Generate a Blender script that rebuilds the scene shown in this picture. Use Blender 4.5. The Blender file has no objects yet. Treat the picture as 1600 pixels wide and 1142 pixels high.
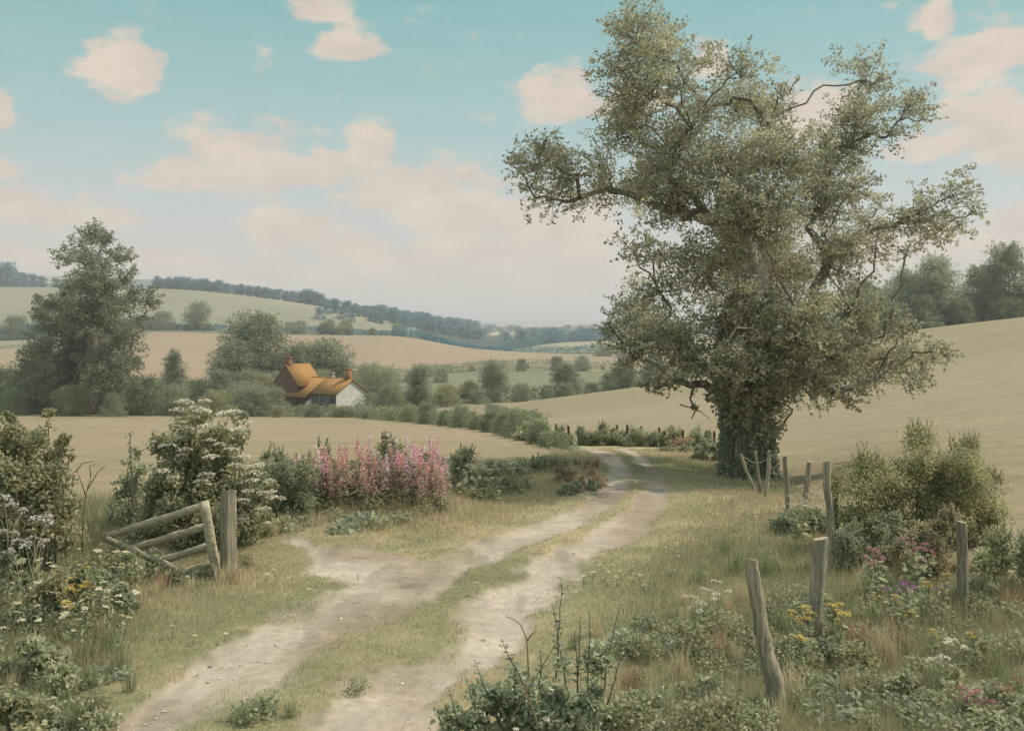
import bpy, math, numpy as np
from mathutils import Vector, Matrix
R_ = math.radians
S = bpy.context.scene
COL = S.collection
F, HZ, CH = 1500.0, 502.0, 3.0          # focal length in photo pixels, horizon row, eye height (m)

def L(r, g, b):
    f = lambda c: (c/255/12.92) if c/255 <= .04045 else ((c/255+.055)/1.055)**2.4
    return np.array([f(r), f(g), f(b)])

# ------------------------------------------------------------------ noise
def vnoise(x, y, seed=0):
    x = np.asarray(x, float); y = np.asarray(y, float)
    xi = np.floor(x).astype(np.int64); yi = np.floor(y).astype(np.int64)
    fx = x-xi; fy = y-yi
    fx = fx*fx*(3-2*fx); fy = fy*fy*(3-2*fy)
    def h(a, b):
        n = (a*374761393 + b*668265263 + seed*974634777) & 0x7fffffff
        n = ((n ^ (n >> 13))*1274126177) & 0x7fffffff
        n = ((n ^ (n >> 16))*668265263) & 0x7fffffff
        return ((n ^ (n >> 15)) & 0xffff)/65535.0
    return (h(xi, yi)*(1-fx)+h(xi+1, yi)*fx)*(1-fy)+(h(xi, yi+1)*(1-fx)+h(xi+1, yi+1)*fx)*fy
def fbm(x, y, oct=4, seed=0):
    s = 0; a = .5; t = 0
    for k in range(oct):
        s = s+a*vnoise(x*2**k, y*2**k, seed+k*17); t += a; a *= .5
    return s/t
def sstep(a, b, x):
    t = np.clip((np.asarray(x, float)-a)/(b-a), 0, 1); return t*t*(3-2*t)
def mixc(a, b, t):
    t = np.asarray(t)[..., None]; return np.asarray(a)*(1-t)+np.asarray(b)*t

# ------------------------------------------------------------------ terrain
COLS = np.array([-1500, -400, 0, 250, 450, 600, 750, 900, 1050, 1200, 1400, 1600, 2000, 3200], float)
ROWS = [  # Y, then picture row of the ground there for each column (None: level ground z=0)
 (0.5, None), (6, None), (12, None),
 (16, [784, 784, 784, 784, 784, 784, 784, 783, 783, 783, 780, 776, 772, 765]),
 (20, [724, 724, 724, 724, 724, 725, 726, 728, 735, 746, 722, 708, 692, 680]),
 (30, [701, 701, 700, 699, 699, 699, 699, 697, 694, 690, 672, 655, 632, 620]),
 (45, [683, 683, 682, 681, 681, 681, 681, 674, 662, 650, 634, 612, 575, 560]),
 (60, [674, 674, 673, 671, 671, 671, 668, 656, 642, 630, 608, 582, 545, 530]),
 (85, [664, 664, 662, 660, 660, 660, 655, 637, 620, 602, 574, 548, 508, 495]),
 (120, [646, 646, 646, 649, 651, 651, 637, 618, 598, 575, 543, 517, 475, 460]),
 (155, [600, 605, 610, 625, 634, 634, 630, 624, 600, 560, 521, 497, 450, 440]),
 (180, [585, 588, 588, 606, 622, 624, 622, 626, 610, 566, 520, 494, 446, 436]),
 (230, [560, 566, 570, 578, 592, 598, 602, 607, 598, 575, 528, 497, 455, 446]),
 (300, [545, 546, 549, 552, 560, 572, 579, 578, 574, 562, 532, 505, 470, 460]),
 (400, [533, 533, 533, 522, 525, 525, 548, 556, 556, 550, 530, 510, 480, 470]),
 (450, [524, 522, 520, 514, 518, 528, 556, 551, 548, 545, 528, 510, 485, 480]),
 (560, [480, 484, 490, 488, 504, 528, 548, 533, 531, 530, 525, 510, 490, 490]),
 (720, [440, 444, 449, 452, 472, 500, 530, 534, 530, 527, 520, 512, 497, 497]),
 (850, [442, 446, 450, 456, 476, 504, 528, 530, 526, 524, 518, 512, 500, 500]),
 (1300, [440, 443, 447, 462, 490, 508, 519, 521, 519, 517, 514, 510, 503, 503]),
 (2000, [432, 430, 430, 438, 484, 506, 511, 512, 512, 511, 510, 508, 504, 504]),
 (3000, [440, 440, 440, 448, 486, 505, 507.5, 507.5, 507.5, 507, 507, 506, 504, 504]),
 (5000, [470, 470, 470, 475, 495, 503.5, 504, 504, 504, 504, 504, 504, 504, 504]),
 (9000, [500]*14)]
def pchip_tab(x, y, xq):
    """monotone cubic along axis 0 of y (n, m), at xq (k)"""
    h = np.diff(x)[:, None]; d = np.diff(y, axis=0)/h
    m = np.zeros_like(y)
    w1 = 2*h[1:]+h[:-1]; w2 = h[1:]+2*h[:-1]
    same = (d[:-1]*d[1:]) > 0
    with np.errstate(divide='ignore', invalid='ignore'):
        hm = (w1+w2)/(w1/d[:-1]+w2/d[1:])
    m[1:-1] = np.where(same, hm, 0); m[0] = d[0]; m[-1] = d[-1]
    i = np.clip(np.searchsorted(x, xq)-1, 0, len(x)-2)
    t = ((xq-x[i])/(x[i+1]-x[i]))[:, None]; hh = h[i]
    return (y[i]*(1+2*t)*(1-t)**2+m[i]*hh*t*(1-t)**2+y[i+1]*t*t*(3-2*t)+m[i+1]*hh*t*t*(t-1))
_ry = np.log([r[0] for r in ROWS])
_w = []
for Y, p in ROWS:
    p = np.array(p, float) if p is not None else np.full(14, HZ+CH*F/Y)
    _w.append((CH-(p-HZ)/F*Y)/(Y+15))
_LY = np.linspace(math.log(.5), math.log(9000), 1400)
_PX = np.linspace(-1500, 3200, 700)
_T = pchip_tab(COLS, pchip_tab(_ry, np.array(_w), _LY).T.copy(), _PX).T   # (lnY, px)
def zbase(X, Y):
    X = np.asarray(X, float); Y = np.maximum(np.asarray(Y, float), .51)
    px = np.clip(800+F*X/Y, -1499, 3199); ly = np.minimum(np.log(Y), math.log(8999))
    a = (ly-_LY[0])/(_LY[1]-_LY[0]); b = (px-_PX[0])/(_PX[1]-_PX[0])
    i = np.clip(a.astype(int), 0, 1398); j = np.clip(b.astype(int), 0, 698); a = a-i; b = b-j
    w = (_T[i, j]*(1-a)*(1-b)+_T[i+1, j]*a*(1-b)+_T[i, j+1]*(1-a)*b+_T[i+1, j+1]*a*b)
    return w*(Y+15)
_YS = np.exp(np.linspace(math.log(2.2), math.log(9000), 6000))
def yat(px, py, y0=2.3, y1=9000):
    """distance at which the ground is first met under a picture point, between y0 and y1"""
    s = HZ+(CH-zbase((px-800)/F*_YS, _YS))/_YS*F
    ok = np.nonzero((_YS >= y0) & (_YS <= y1) & (s <= py))[0]
    return float(_YS[ok[0]]) if len(ok) else float(y1)
def pt(px, py, Y):
    return np.array([(px-800)/F*Y, Y, CH-(py-HZ)/F*Y])
def gpt(px, Y):
    X = (px-800)/F*Y; return np.array([X, Y, float(zg(X, Y))])

# lane: two wheel tracks (picture points on the ground, half width in picture px)
TR_L = [(100, 1190, 78), (250, 1110, 68), (360, 1060, 74), (455, 1000, 68), (560, 950, 64), (625, 915, 55), (700, 880, 48), (775, 850, 40), (868, 820, 26),
        (936, 790, 20), (957, 765, 17), (968, 735, 15), (951, 715, 14), (920, 700, 14)]
TR_R = [(550, 1190, 82), (612, 1110, 68), (660, 1060, 60), (738, 1010, 54), (795, 950, 41), (843, 900, 29), (885, 870, 29), (930, 845, 32), (975, 820, 31),
        (1011, 790, 19), (1027, 765, 17), (1017, 735, 9), (997, 715, 8), (965, 700, 8)]
SPUR = [(640, 872, 20), (560, 866, 17), (500, 856, 11), (455, 848, 6)]
FILL = [(505, 857, 24), (565, 874, 66), (635, 888, 78), (715, 878, 42)]
def polyw(pts):
    o = []
    for px, py, hw in pts:
        Y = yat(px, py, 2.3, 60); o.append(((px-800)/F*Y, Y, hw/F*Y))
    o = np.array(o)
    t = np.linspace(0, len(o)-1, len(o)*8); k = np.arange(len(o))
    return np.stack([np.interp(t, k, o[:, c]) for c in range(3)], 1)
def trackdist(X, Y, P):
    """(distance - half width) in m to a track polyline"""
    best = np.full(X.shape, 1e9)
    for k in range(len(P)-1):
        a = P[k]; b = P[k+1]; d = b[:2]-a[:2]; l2 = max(d@d, 1e-9)
        t = np.clip(((X-a[0])*d[0]+(Y-a[1])*d[1])/l2, 0, 1)
        dd = np.hypot(X-a[0]-t*d[0], Y-a[1]-t*d[1])-(a[2]+t*(b[2]-a[2]))
        best = np.minimum(best, dd)
    return best
_PL, _PR, _PS, _PF = polyw(TR_L), polyw(TR_R), polyw(SPUR), polyw(FILL)
def lanew(X, Y):
    """bare earth amount 0..1 and distance outside the tracks"""
    X = np.asarray(X, float); Y = np.asarray(Y, float)
    near = (Y < 45)
    d = np.full(X.shape, 50.0)
    if near.any():
        x, y = X[near], Y[near]
        dd = np.minimum(np.minimum(trackdist(x, y, _PL), trackdist(x, y, _PR)), np.minimum(trackdist(x, y, _PS), trackdist(x, y, _PF)))
        d[near] = dd
    n = (fbm(X*1.3, Y*.9, 4, 3)-.5)*.95+(fbm(X*5, Y*4, 2, 9)-.5)*.3
    w = sstep(.14, -.14, d-.04+n*(.22+.62*sstep(18, 10, Y)))
    w = w*(1-.55*sstep(.60, .74, fbm(X*.9+7, Y*.6, 3, 44)))
    return w, d
def zg(X, Y):
    X = np.asarray(X, float); Y = np.asarray(Y, float)
    z = zbase(X, Y)
    f = sstep(40, 15, Y)
    z = z+f*((fbm(X*.5, Y*.5, 3, 5)-.5)*.16+(fbm(X*3, Y*3, 2, 8)-.5)*.03)
    z = z+sstep(100, 400, Y)*(fbm(X*.012, Y*.012, 3, 21)-.5)*3.0*sstep(1200, 500, Y)
    return z

# ------------------------------------------------------------------ mesh accumulator
class Acc:
    def __init__(s): s.V = []; s.F = []; s.C = []; s.n = 0
    def add(s, V, Fc, C=None):
        V = np.asarray(V, float).reshape(-1, 3); s.V.append(V)
        Fc = np.asarray(Fc, np.int64)
        if len(Fc): s.F.append(Fc+s.n)
        C = np.asarray(C if C is not None else (.5, .5, .5), float)
        if C.ndim == 1: C = np.tile(C, (len(V), 1))
        s.C.append(C); s.n += len(V); return s
    def mesh(s, name, mat, smooth=False, off=(0, 0, 0)):
        V = np.concatenate(s.V)-np.asarray(off); C = np.concatenate(s.C)
        me = bpy.data.meshes.new(name)
        me.vertices.add(len(V)); me.vertices.foreach_set('co', V.astype(np.float32).ravel())
        tot = np.concatenate([np.full(len(f), f.shape[1]) for f in s.F]); idx = np.concatenate([f.ravel() for f in s.F])
        me.loops.add(len(idx)); me.loops.foreach_set('vertex_index', idx.astype(np.int32))
        me.polygons.add(len(tot)); me.polygons.foreach_set('loop_start', (np.cumsum(tot)-tot).astype(np.int32))
        if smooth: me.polygons.foreach_set('use_smooth', np.ones(len(tot), bool))
        a = me.color_attributes.new('tint', 'FLOAT_COLOR', 'POINT')
        a.data.foreach_set('color', np.concatenate([C, np.ones((len(C), 1))], 1).astype(np.float32).ravel())
        me.update(calc_edges=True); me.materials.append(mat); return me
    def tube(s, P, r, sides=6, col=(.2, .18, .15), cap=True):
        P = np.asarray(P, float); n = len(P); r = np.broadcast_to(np.asarray(r, float), (n,))
        T = np.gradient(P, axis=0); T /= np.linalg.norm(T, axis=1)[:, None]+1e-9
        ref = np.array([0, 0, 1.]) if abs(T[:, 2]).mean() < .8 else np.array([1., 0, 0])
        U = np.cross(T, ref); U /= np.linalg.norm(U, axis=1)[:, None]+1e-9; W = np.cross(T, U)
        a = np.arange(sides)*2*math.pi/sides
        V = P[:, None]+r[:, None, None]*(np.cos(a)[None, :, None]*U[:, None]+np.sin(a)[None, :, None]*W[:, None])
        i = np.arange(n-1)[:, None]*sides; j = np.arange(sides)[None]; k = (j+1) % sides
        s.add(V.reshape(-1, 3), np.stack([i+j, i+k, i+sides+k, i+sides+j], -1).reshape(-1, 4), col)
        if cap:
            s.F.append(np.array([[s.n-sides+q for q in range(sides)]])); s.F.append(np.array([[s.n-n*sides+q for q in range(sides)][::-1]]))
        return s
    def box(s, c, sz, col=(.5, .5, .5), M=None):
        x, y, z = np.array(sz)/2
        V = np.array([[-x, -y, -z], [x, -y, -z], [x, y, -z], [-x, y, -z], [-x, -y, z], [x, -y, z], [x, y, z], [-x, y, z]])
        if M is not None: V = V@np.array(M).T
        return s.add(V+np.array(c), [[0, 3, 2, 1], [4, 5, 6, 7], [0, 1, 5, 4], [1, 2, 6, 5], [2, 3, 7, 6], [3, 0, 4, 7]], col)
    def leaves(s, P, size, rng, cols, up=.35, asp=.55, var=.16, t=None):
        """diamond leaves at P; colour runs from cols[0] to cols[1] by t"""
        n = len(P); N = rng.normal(size=(n, 3)); N /= np.linalg.norm(N, axis=1)[:, None]; N[:, 2] = N[:, 2]+up
        N /= np.linalg.norm(N, axis=1)[:, None]
        A = rng.normal(size=(n, 3)); A -= (A*N).sum(1)[:, None]*N; A /= np.linalg.norm(A, axis=1)[:, None]; B = np.cross(N, A)
        sz = np.asarray(size)*rng.uniform(.6, 1.3, n); a = A*(sz/2)[:, None]; b = B*(sz*asp/2)[:, None]
        V = np.stack([P-a, P+b-a*.15, P+a, P-b-a*.15], 1).reshape(-1, 3)
        if t is None: t = rng.uniform(0, 1, n)
        C = mixc(cols[0], cols[1], np.clip(t, 0, 1))*np.clip(1+var*rng.normal(size=n), .5, 1.6)[:, None]
        C = np.clip(C*(1+.06*rng.normal(size=(n, 3))), .005, .9)
        return s.add(V, np.arange(4*n).reshape(-1, 4), np.repeat(C, 4, 0))

# ------------------------------------------------------------------ materials
def newmat(name):
    m = bpy.data.materials.new(name); m.use_nodes = True; nt = m.node_tree; nt.nodes.clear()
    return m, nt, lambda t, **k: _nd(nt, t, **k)
def _nd(nt, t, **k):
    n = nt.nodes.new(t)
    for a, v in k.items():
        if a.startswith('i_'):
            key = a[2:].replace('_', ' '); 
            n.inputs[int(key) if key.isdigit() else key].default_value = v
        else: setattr(n, a, v)
    return n
def leafmat(name, trans=.45, gain=1.0):
    m, nt, N = newmat(name); lk = nt.links.new
    at = N('ShaderNodeAttribute', attribute_name='tint'); oi = N('ShaderNodeObjectInfo')
    hs = N('ShaderNodeHueSaturation'); mr = N('ShaderNodeMapRange', i_3=.90*gain, i_4=1.12*gain)
    lk(oi.outputs['Random'], mr.inputs[0]); lk(mr.outputs[0], hs.inputs['Value']); lk(at.outputs['Color'], hs.inputs['Color'])
    d = N('ShaderNodeBsdfPrincipled', i_Roughness=.6); d.inputs['Specular IOR Level'].default_value = .18
    tr = N('ShaderNodeBsdfTranslucent'); mx = N('ShaderNodeMixShader', i_0=trans); o = N('ShaderNodeOutputMaterial')
    lk(hs.outputs[0], d.inputs['Base Color']); lk(hs.outputs[0], tr.inputs['Color'])
    lk(d.outputs[0], mx.inputs[1]); lk(tr.outputs[0], mx.inputs[2]); lk(mx.outputs[0], o.inputs[0]); return m
def solidmat(name, scale=(8, 8, 8), amt=.35, rough=.85, bump=.0, spec=.2, detail=5, attr=True, col=None, lichen=0):
    """tint attribute multiplied by noise in object space"""
    m, nt, N = newmat(name); lk = nt.links.new
    tc = N('ShaderNodeTexCoord'); mp = N('ShaderNodeMapping', i_Scale=scale); lk(tc.outputs['Object'], mp.inputs[0])
    nz = N('ShaderNodeTexNoise', i_Detail=detail, i_Roughness=.65, i_Scale=1.0); lk(mp.outputs[0], nz.inputs['Vector'])
    mr = N('ShaderNodeMapRange', i_1=.3, i_2=.7, i_3=1-amt, i_4=1+amt); lk(nz.outputs[0], mr.inputs[0])
    b = N('ShaderNodeBsdfPrincipled', i_Roughness=rough); b.inputs['Specular IOR Level'].default_value = spec
    o = N('ShaderNodeOutputMaterial'); mu = N('ShaderNodeVectorMath', operation='SCALE')
    if col is None: lk(N('ShaderNodeAttribute', attribute_name='tint').outputs['Color'], mu.inputs[0])
    else: mu.inputs[0].default_value = tuple(col)
    lk(mr.outputs[0], mu.inputs['Scale']); lk(mu.outputs[0], b.inputs['Base Color'])
    if lichen:
        n2 = N('ShaderNodeTexNoise', i_Detail=6.0, i_Roughness=.7, i_Scale=11.0); lk(tc.outputs['Object'], n2.inputs['Vector']); m2 = N('ShaderNodeMapRange', i_1=.58, i_2=.66, i_3=0.0, i_4=lichen*.7); lk(n2.outputs[0], m2.inputs[0])
        mx = N('ShaderNodeMix', data_type='RGBA'); lk(m2.outputs[0], mx.inputs[0]); lk(mu.outputs[0], mx.inputs[6]); mx.inputs[7].default_value = (*(L(176, 178, 150)*.85), 1); lk(mx.outputs[2], b.inputs['Base Color'])
    if bump:
        bp = N('ShaderNodeBump', i_Strength=.8, i_Distance=bump); lk(nz.outputs[0], bp.inputs['Height']); lk(bp.outputs[0], b.inputs['Normal'])
    lk(b.outputs[0], o.inputs[0]); return m
M_LEAF = leafmat('leaf', .48, 1.32); M_PETAL = leafmat('petal', .3); M_GRASS = leafmat('grass_blade', .3)
M_BARK = solidmat('bark', (9, 9, 2.5), .5, .95, .04); M_TWIG = solidmat('twig', (20, 20, 20), .25)
M_WOOD = solidmat('weathered_wood', (38, 38, 3.2), .55, .9, .016, lichen=.9)
M_RAIL = solidmat('weathered_rail', (9, 30, 44), .45, .9, .008, lichen=.8)
M_WALL = solidmat('rendered_wall', (1.2, 1.2, 1.2), .16, .95, .0); M_ROOF = solidmat('clay_tiles', (5, 5, 26), .16, .9)
M_PAINT = solidmat('painted_wood', (3, 3, 3), .08, .6); M_WIRE = solidmat('rusty_wire', (30, 30, 30), .3, .7)
def glassmat():
    m, nt, N = newmat('window_glass'); b = N('ShaderNodeBsdfPrincipled', i_Roughness=.12); b.inputs['Base Color'].default_value = (.05, .06, .07, 1)
    nt.links.new(b.outputs[0], N('ShaderNodeOutputMaterial').inputs[0]); return m
M_GLASS = glassmat()

# ------------------------------------------------------------------ object helpers
def thing(name, label, cat, loc, group=None, rz=0, sc=1):
    o = bpy.data.objects.new(name, None); COL.objects.link(o); o.empty_display_size = .2
    o.location = tuple(loc); o.rotation_euler = (0, 0, rz); o.scale = (sc,)*3 if np.isscalar(sc) else sc
    o['label'] = label; o['category'] = cat
    if group: o['group'] = group
    return o
def part(name, me, par, loc=(0, 0, 0), label=None):
    o = bpy.data.objects.new(name, me); COL.objects.link(o); o.parent = par; o.location = loc
    if label: o['label'] = label
    return o
def solo(name, me, label, cat, loc, group=None, rz=0, sc=1):
    o = bpy.data.objects.new(name, me); COL.objects.link(o); o.location = tuple(loc); o.rotation_euler = (0, 0, rz)
    o.scale = (sc,)*3 if np.isscalar(sc) else sc; o['label'] = label; o['category'] = cat
    if group: o['group'] = group
    return o
def struct(name, me, kind='structure', label=None, cat=None):
    o = bpy.data.objects.new(name, me); COL.objects.link(o); o['kind'] = kind
    if label: o['label'] = label; o['category'] = cat
    return o
def dup(root, loc, rz=0, sc=1, label=None, group=None, tilt=(0, 0)):
    r = root.copy(); COL.objects.link(r); r.location = tuple(loc); r.rotation_euler = (tilt[0], tilt[1], rz)
    r.scale = (sc,)*3 if np.isscalar(sc) else sc
    if label: r['label'] = label
    if group: r['group'] = group
    for ch in list(root.children):
        c = ch.copy(); COL.objects.link(c); c.parent = r
        for g in list(ch.children):
            d = g.copy(); COL.objects.link(d); d.parent = c
    return r
# ------------------------------------------------------------------ ground mesh
def in_poly(x, y, P):
    c = np.zeros(x.shape, bool); n = len(P)
    for i in range(n):
        x1, y1 = P[i]; x2, y2 = P[(i+1) % n]
        if y1 == y2: continue
        t = ((y1 > y) != (y2 > y)) & (x < (x2-x1)*(y-y1)/(y2-y1)+x1); c ^= t
    return c
def lin(px, pts):
    p = np.array(pts, float); return np.interp(px, p[:, 0], p[:, 1])
NEAR_L = [(-1500, 12), (-100, 14.5), (300, 16), (450, 17), (700, 17.6), (850, 20.5), (905, 27)]      # near edge of the left field: distance over px
FAR_L = [(-1500, 120), (560, 118), (620, 95), (740, 58), (800, 42), (840, 32), (880, 24), (905, 23)]
NEAR_R = [(830, 40), (870, 34), (1000, 33), (1120, 27), (1170, 22.5), (1250, 17.2), (1320, 14.4), (1500, 11.2), (1700, 9.5), (3200, 8)]
C_STRAW = L(158, 143, 108)*.78; C_VERGE = L(140, 132, 92)*.72; C_LANE = L(184, 171, 156)*.80
def ground_tint(X, Y):
    px = 800+F*X/Y
    n1 = fbm(X*.35, Y*.35, 4, 31); n2 = fbm(X*1.6, Y*1.6, 3, 32)
    w, d = lanew(X, Y)
    cls = np.zeros(X.shape, int)
    verge = mixc(mixc(L(132, 130, 94)*.8, L(162, 150, 114)*.85, sstep(.3, .68, n1)), L(170, 152, 118)*.85, sstep(.58, .8, n2)*.6)
    verge = verge*(.9+.2*n2)[..., None]
    C = verge.copy()
    lane = mixc(L(192, 178, 159)*.74, L(170, 154, 132)*.68, sstep(.35, .7, fbm(X*.9+3, Y*.55, 4, 51)))
    lane = lane*(1-.22*sstep(.56, .70, fbm(X*2.6+1, Y*1.1, 3, 52)))[..., None]
    C = mixc(C, lane, w); cls[w > .5] = 1
    # left field
    lf = (px < 905) & (Y > lin(px, NEAR_L)) & (Y < lin(px, FAR_L)); cls[lf] = 2
    big = fbm(X*.03, Y*.03, 3, 61)
    C[lf] = (mixc(L(170, 153, 123)*.66, L(162, 149, 114)*.65, sstep(.35, .65, big))*(.92+.16*n1)[..., None])[lf]
    # strip of rough land behind it
    rf = (Y > lin(px, FAR_L)) & (px < 905) & (Y > 20); cls[rf] = 0
    C[rf] = mixc(L(112, 120, 90)*.7, L(134, 136, 104)*.75, n1)[rf]
    # hill field on the right, running down to the left behind the lane hedge
    gl = (px > lin(np.clip(Y, 20, 200), [(20, 905), (34, 868), (60, 800), (112, 690), (200, 600)])) & (Y > lin(px, NEAR_R)) & (Y < 176)
    cls[gl] = 3
    C[gl] = (mixc(L(170, 155, 127)*.64, L(164, 151, 118)*.63, sstep(.3, .7, big))*(.92+.16*n1)[..., None]*(.95+.10*fbm(X*.25, Y*1.4, 3, 64))[..., None])[gl]
    far = (Y > 118) & (px < 905) | (Y > 176)
    f2 = far & (Y > 150) & (Y < 215); cls[f2] = 0; C[f2] = mixc(L(112, 118, 92)*.7, L(140, 138, 105)*.72, n1)[f2]
    tan_far = lin(px, [(-1500, 330), (0, 340), (250, 405), (640, 412), (700, 405), (960, 420), (3200, 420)])
    tan_near = lin(px, [(-1500, 190), (0, 185), (500, 215), (600, 228), (690, 285), (760, 305), (960, 300), (3200, 300)])
    tn = (Y > tan_near) & (Y < tan_far) & (px < 1300); cls[tn] = 4
    C[tn] = (mixc(L(174, 150, 124)*.66, L(170, 152, 124)*.66, sstep(.3, .7, fbm(X*.012, Y*.012, 3, 71)))*(.94+.12*fbm(X*.15, Y*.02, 3, 72))[..., None])[tn]
    gr = (Y > 205) & (Y < tan_near-12) & (px > 520) & (px < 1300); cls[gr] = 5
    C[gr] = mixc(L(128, 134, 102)*.66, L(142, 141, 110)*.68, fbm(X*.02, Y*.02, 3, 73))[gr]
    hl = (Y > tan_far+22) & (Y < 735) & (px < 650); cls[hl] = 6
    C[hl] = mixc(L(146, 146, 118)*.66, L(160, 153, 126)*.68, sstep(.3, .7, fbm(X*.008+3, Y*.008, 3, 74)))[hl]
    pf = (Y > 452) & (Y < 575) & (px > 700) & (px < 1300); cls[pf] = 7
    C[pf] = (L(166, 160, 128)*.72)*np.ones_like(C)[pf]
    dist = (Y > 735) | ((Y > tan_far+10) & (px > 650) & ~pf); cls[dist] = 8
    patch = vnoise(X*.0035, Y*.0016, 81)+.35*(fbm(X*.02, Y*.01, 2, 83)-.5)
    C[dist] = mixc(L(84, 98, 86)*.62, L(170, 160, 122)*.8, sstep(.62, .66, patch))[dist]
    return np.clip(C, .01, .9), cls, w
def build_ground():
    ys = np.concatenate([1/np.linspace(1/.9, 1/4., 40), 1/np.linspace(1/4., 1/26., 330)[1:], np.exp(np.linspace(math.log(26), math.log(8800), 420))[1:]])
    pxs = np.concatenate([np.linspace(-1450, -120, 60), np.linspace(-120, 1720, 520)[1:], np.linspace(1720, 3150, 60)[1:]])
    PX, YY = np.meshgrid(pxs, ys); X = (PX-800)/F*YY
    Z = zg(X, YY); C, cls, w = ground_tint(X, YY)
    Z = Z-.035*w*sstep(40, 12, YY)
    nr, nc = X.shape
    V = np.stack([X, YY, Z], -1).reshape(-1, 3); C = C.reshape(-1, 3); W = w.reshape(-1)
    i = np.arange(nr-1)[:, None]*nc; j = np.arange(nc-1)[None]
    Fq = np.stack([i+j, i+j+1, i+nc+j+1, i+nc+j], -1).reshape(-1, 4)
    fc = cls[:-1, :-1].reshape(-1)
    # material
    m, nt, N = newmat('earth_and_crops'); lk = nt.links.new
    at = N('ShaderNodeAttribute', attribute_name='tint'); wt = N('ShaderNodeAttribute', attribute_name='bare')
    tc = N('ShaderNodeTexCoord')
    n1 = N('ShaderNodeTexNoise', i_Scale=9.0, i_Detail=8.0, i_Roughness=.72); lk(tc.outputs['Object'], n1.inputs['Vector'])
    mp = N('ShaderNodeMapping', i_Scale=(.5, 1.6, 1.0)); lk(tc.outputs['Object'], mp.inputs[0])
    n2 = N('ShaderNodeTexNoise', i_Scale=1.1, i_Detail=6.0, i_Roughness=.6); lk(mp.outputs[0], n2.inputs['Vector'])
    vo = N('ShaderNodeTexVoronoi', i_Scale=26.0); lk(tc.outputs['Object'], vo.inputs['Vector'])
    pb = N('ShaderNodeMapRange', i_1=.10, i_2=.22, i_3=1.35, i_4=1.0); lk(vo.outputs['Distance'], pb.inputs[0])
    hsel = N('ShaderNodeSeparateColor'); lk(vo.outputs['Color'], hsel.inputs[0])
    gt = N('ShaderNodeMath', operation='GREATER_THAN', i_1=.86); lk(hsel.outputs[0], gt.inputs[0])
    gw = N('ShaderNodeMath', operation='MULTIPLY'); lk(gt.outputs[0], gw.inputs[0]); lk(wt.outputs['Fac'], gw.inputs[1])
    peb = N('ShaderNodeMix', data_type='FLOAT', i_2=1.0); lk(gw.outputs[0], peb.inputs[0]); lk(pb.outputs[0], peb.inputs[3])
    r1 = N('ShaderNodeMapRange', i_1=.3, i_2=.7, i_3=.80, i_4=1.2); lk(n1.outputs[0], r1.inputs[0])
    r2 = N('ShaderNodeMapRange', i_1=.3, i_2=.7, i_3=.86, i_4=1.14); lk(n2.outputs[0], r2.inputs[0])
    a = N('ShaderNodeMath', operation='MULTIPLY'); lk(r1.outputs[0], a.inputs[0]); lk(r2.outputs[0], a.inputs[1])
    b = N('ShaderNodeMath', operation='MULTIPLY'); lk(a.outputs[0], b.inputs[0]); lk(peb.outputs[0], b.inputs[1])
    sc = N('ShaderNodeVectorMath', operation='SCALE'); lk(at.outputs['Color'], sc.inputs[0]); lk(b.outputs[0], sc.inputs['Scale'])
    bs = N('ShaderNodeBsdfPrincipled', i_Roughness=.95); bs.inputs['Specular IOR Level'].default_value = .1
    bp = N('ShaderNodeBump', i_Strength=.5, i_Distance=.03); lk(n1.outputs[0], bp.inputs['Height']); lk(bp.outputs[0], bs.inputs['Normal'])
    lk(sc.outputs[0], bs.inputs['Base Color']); lk(bs.outputs[0], N('ShaderNodeOutputMaterial').inputs[0])
    names = {0: 'ground', 1: 'lane', 2: 'field', 3: 'field', 4: 'field', 5: 'field', 6: 'field', 7: 'field', 8: 'distant_plain'}
    labs = {2: 'flat straw coloured field beyond the gate and pink flowers', 3: 'straw coloured hill field rising behind the great tree',
            4: 'pinkish tan ploughed field above the cottage roof', 5: 'small green meadow behind the valley hedge trees',
            6: 'pale green hill field under the ridge wood', 7: 'pale yellow far field beyond the tan field'}
    for c in range(9):
        f = Fq[fc == c]
        if not len(f): continue
        u, inv = np.unique(f, return_inverse=True)
        acc = Acc(); acc.add(V[u], inv.reshape(-1, 4), C[u])
        me = acc.mesh(names[c], m, True)
        at_ = me.attributes.new('bare', 'FLOAT', 'POINT'); at_.data.foreach_set('value', W[u].astype(np.float32))
        o = struct(names[c], me)
        if c in labs: o['label'] = labs[c]; o['category'] = 'field'
    return
build_ground()
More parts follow.
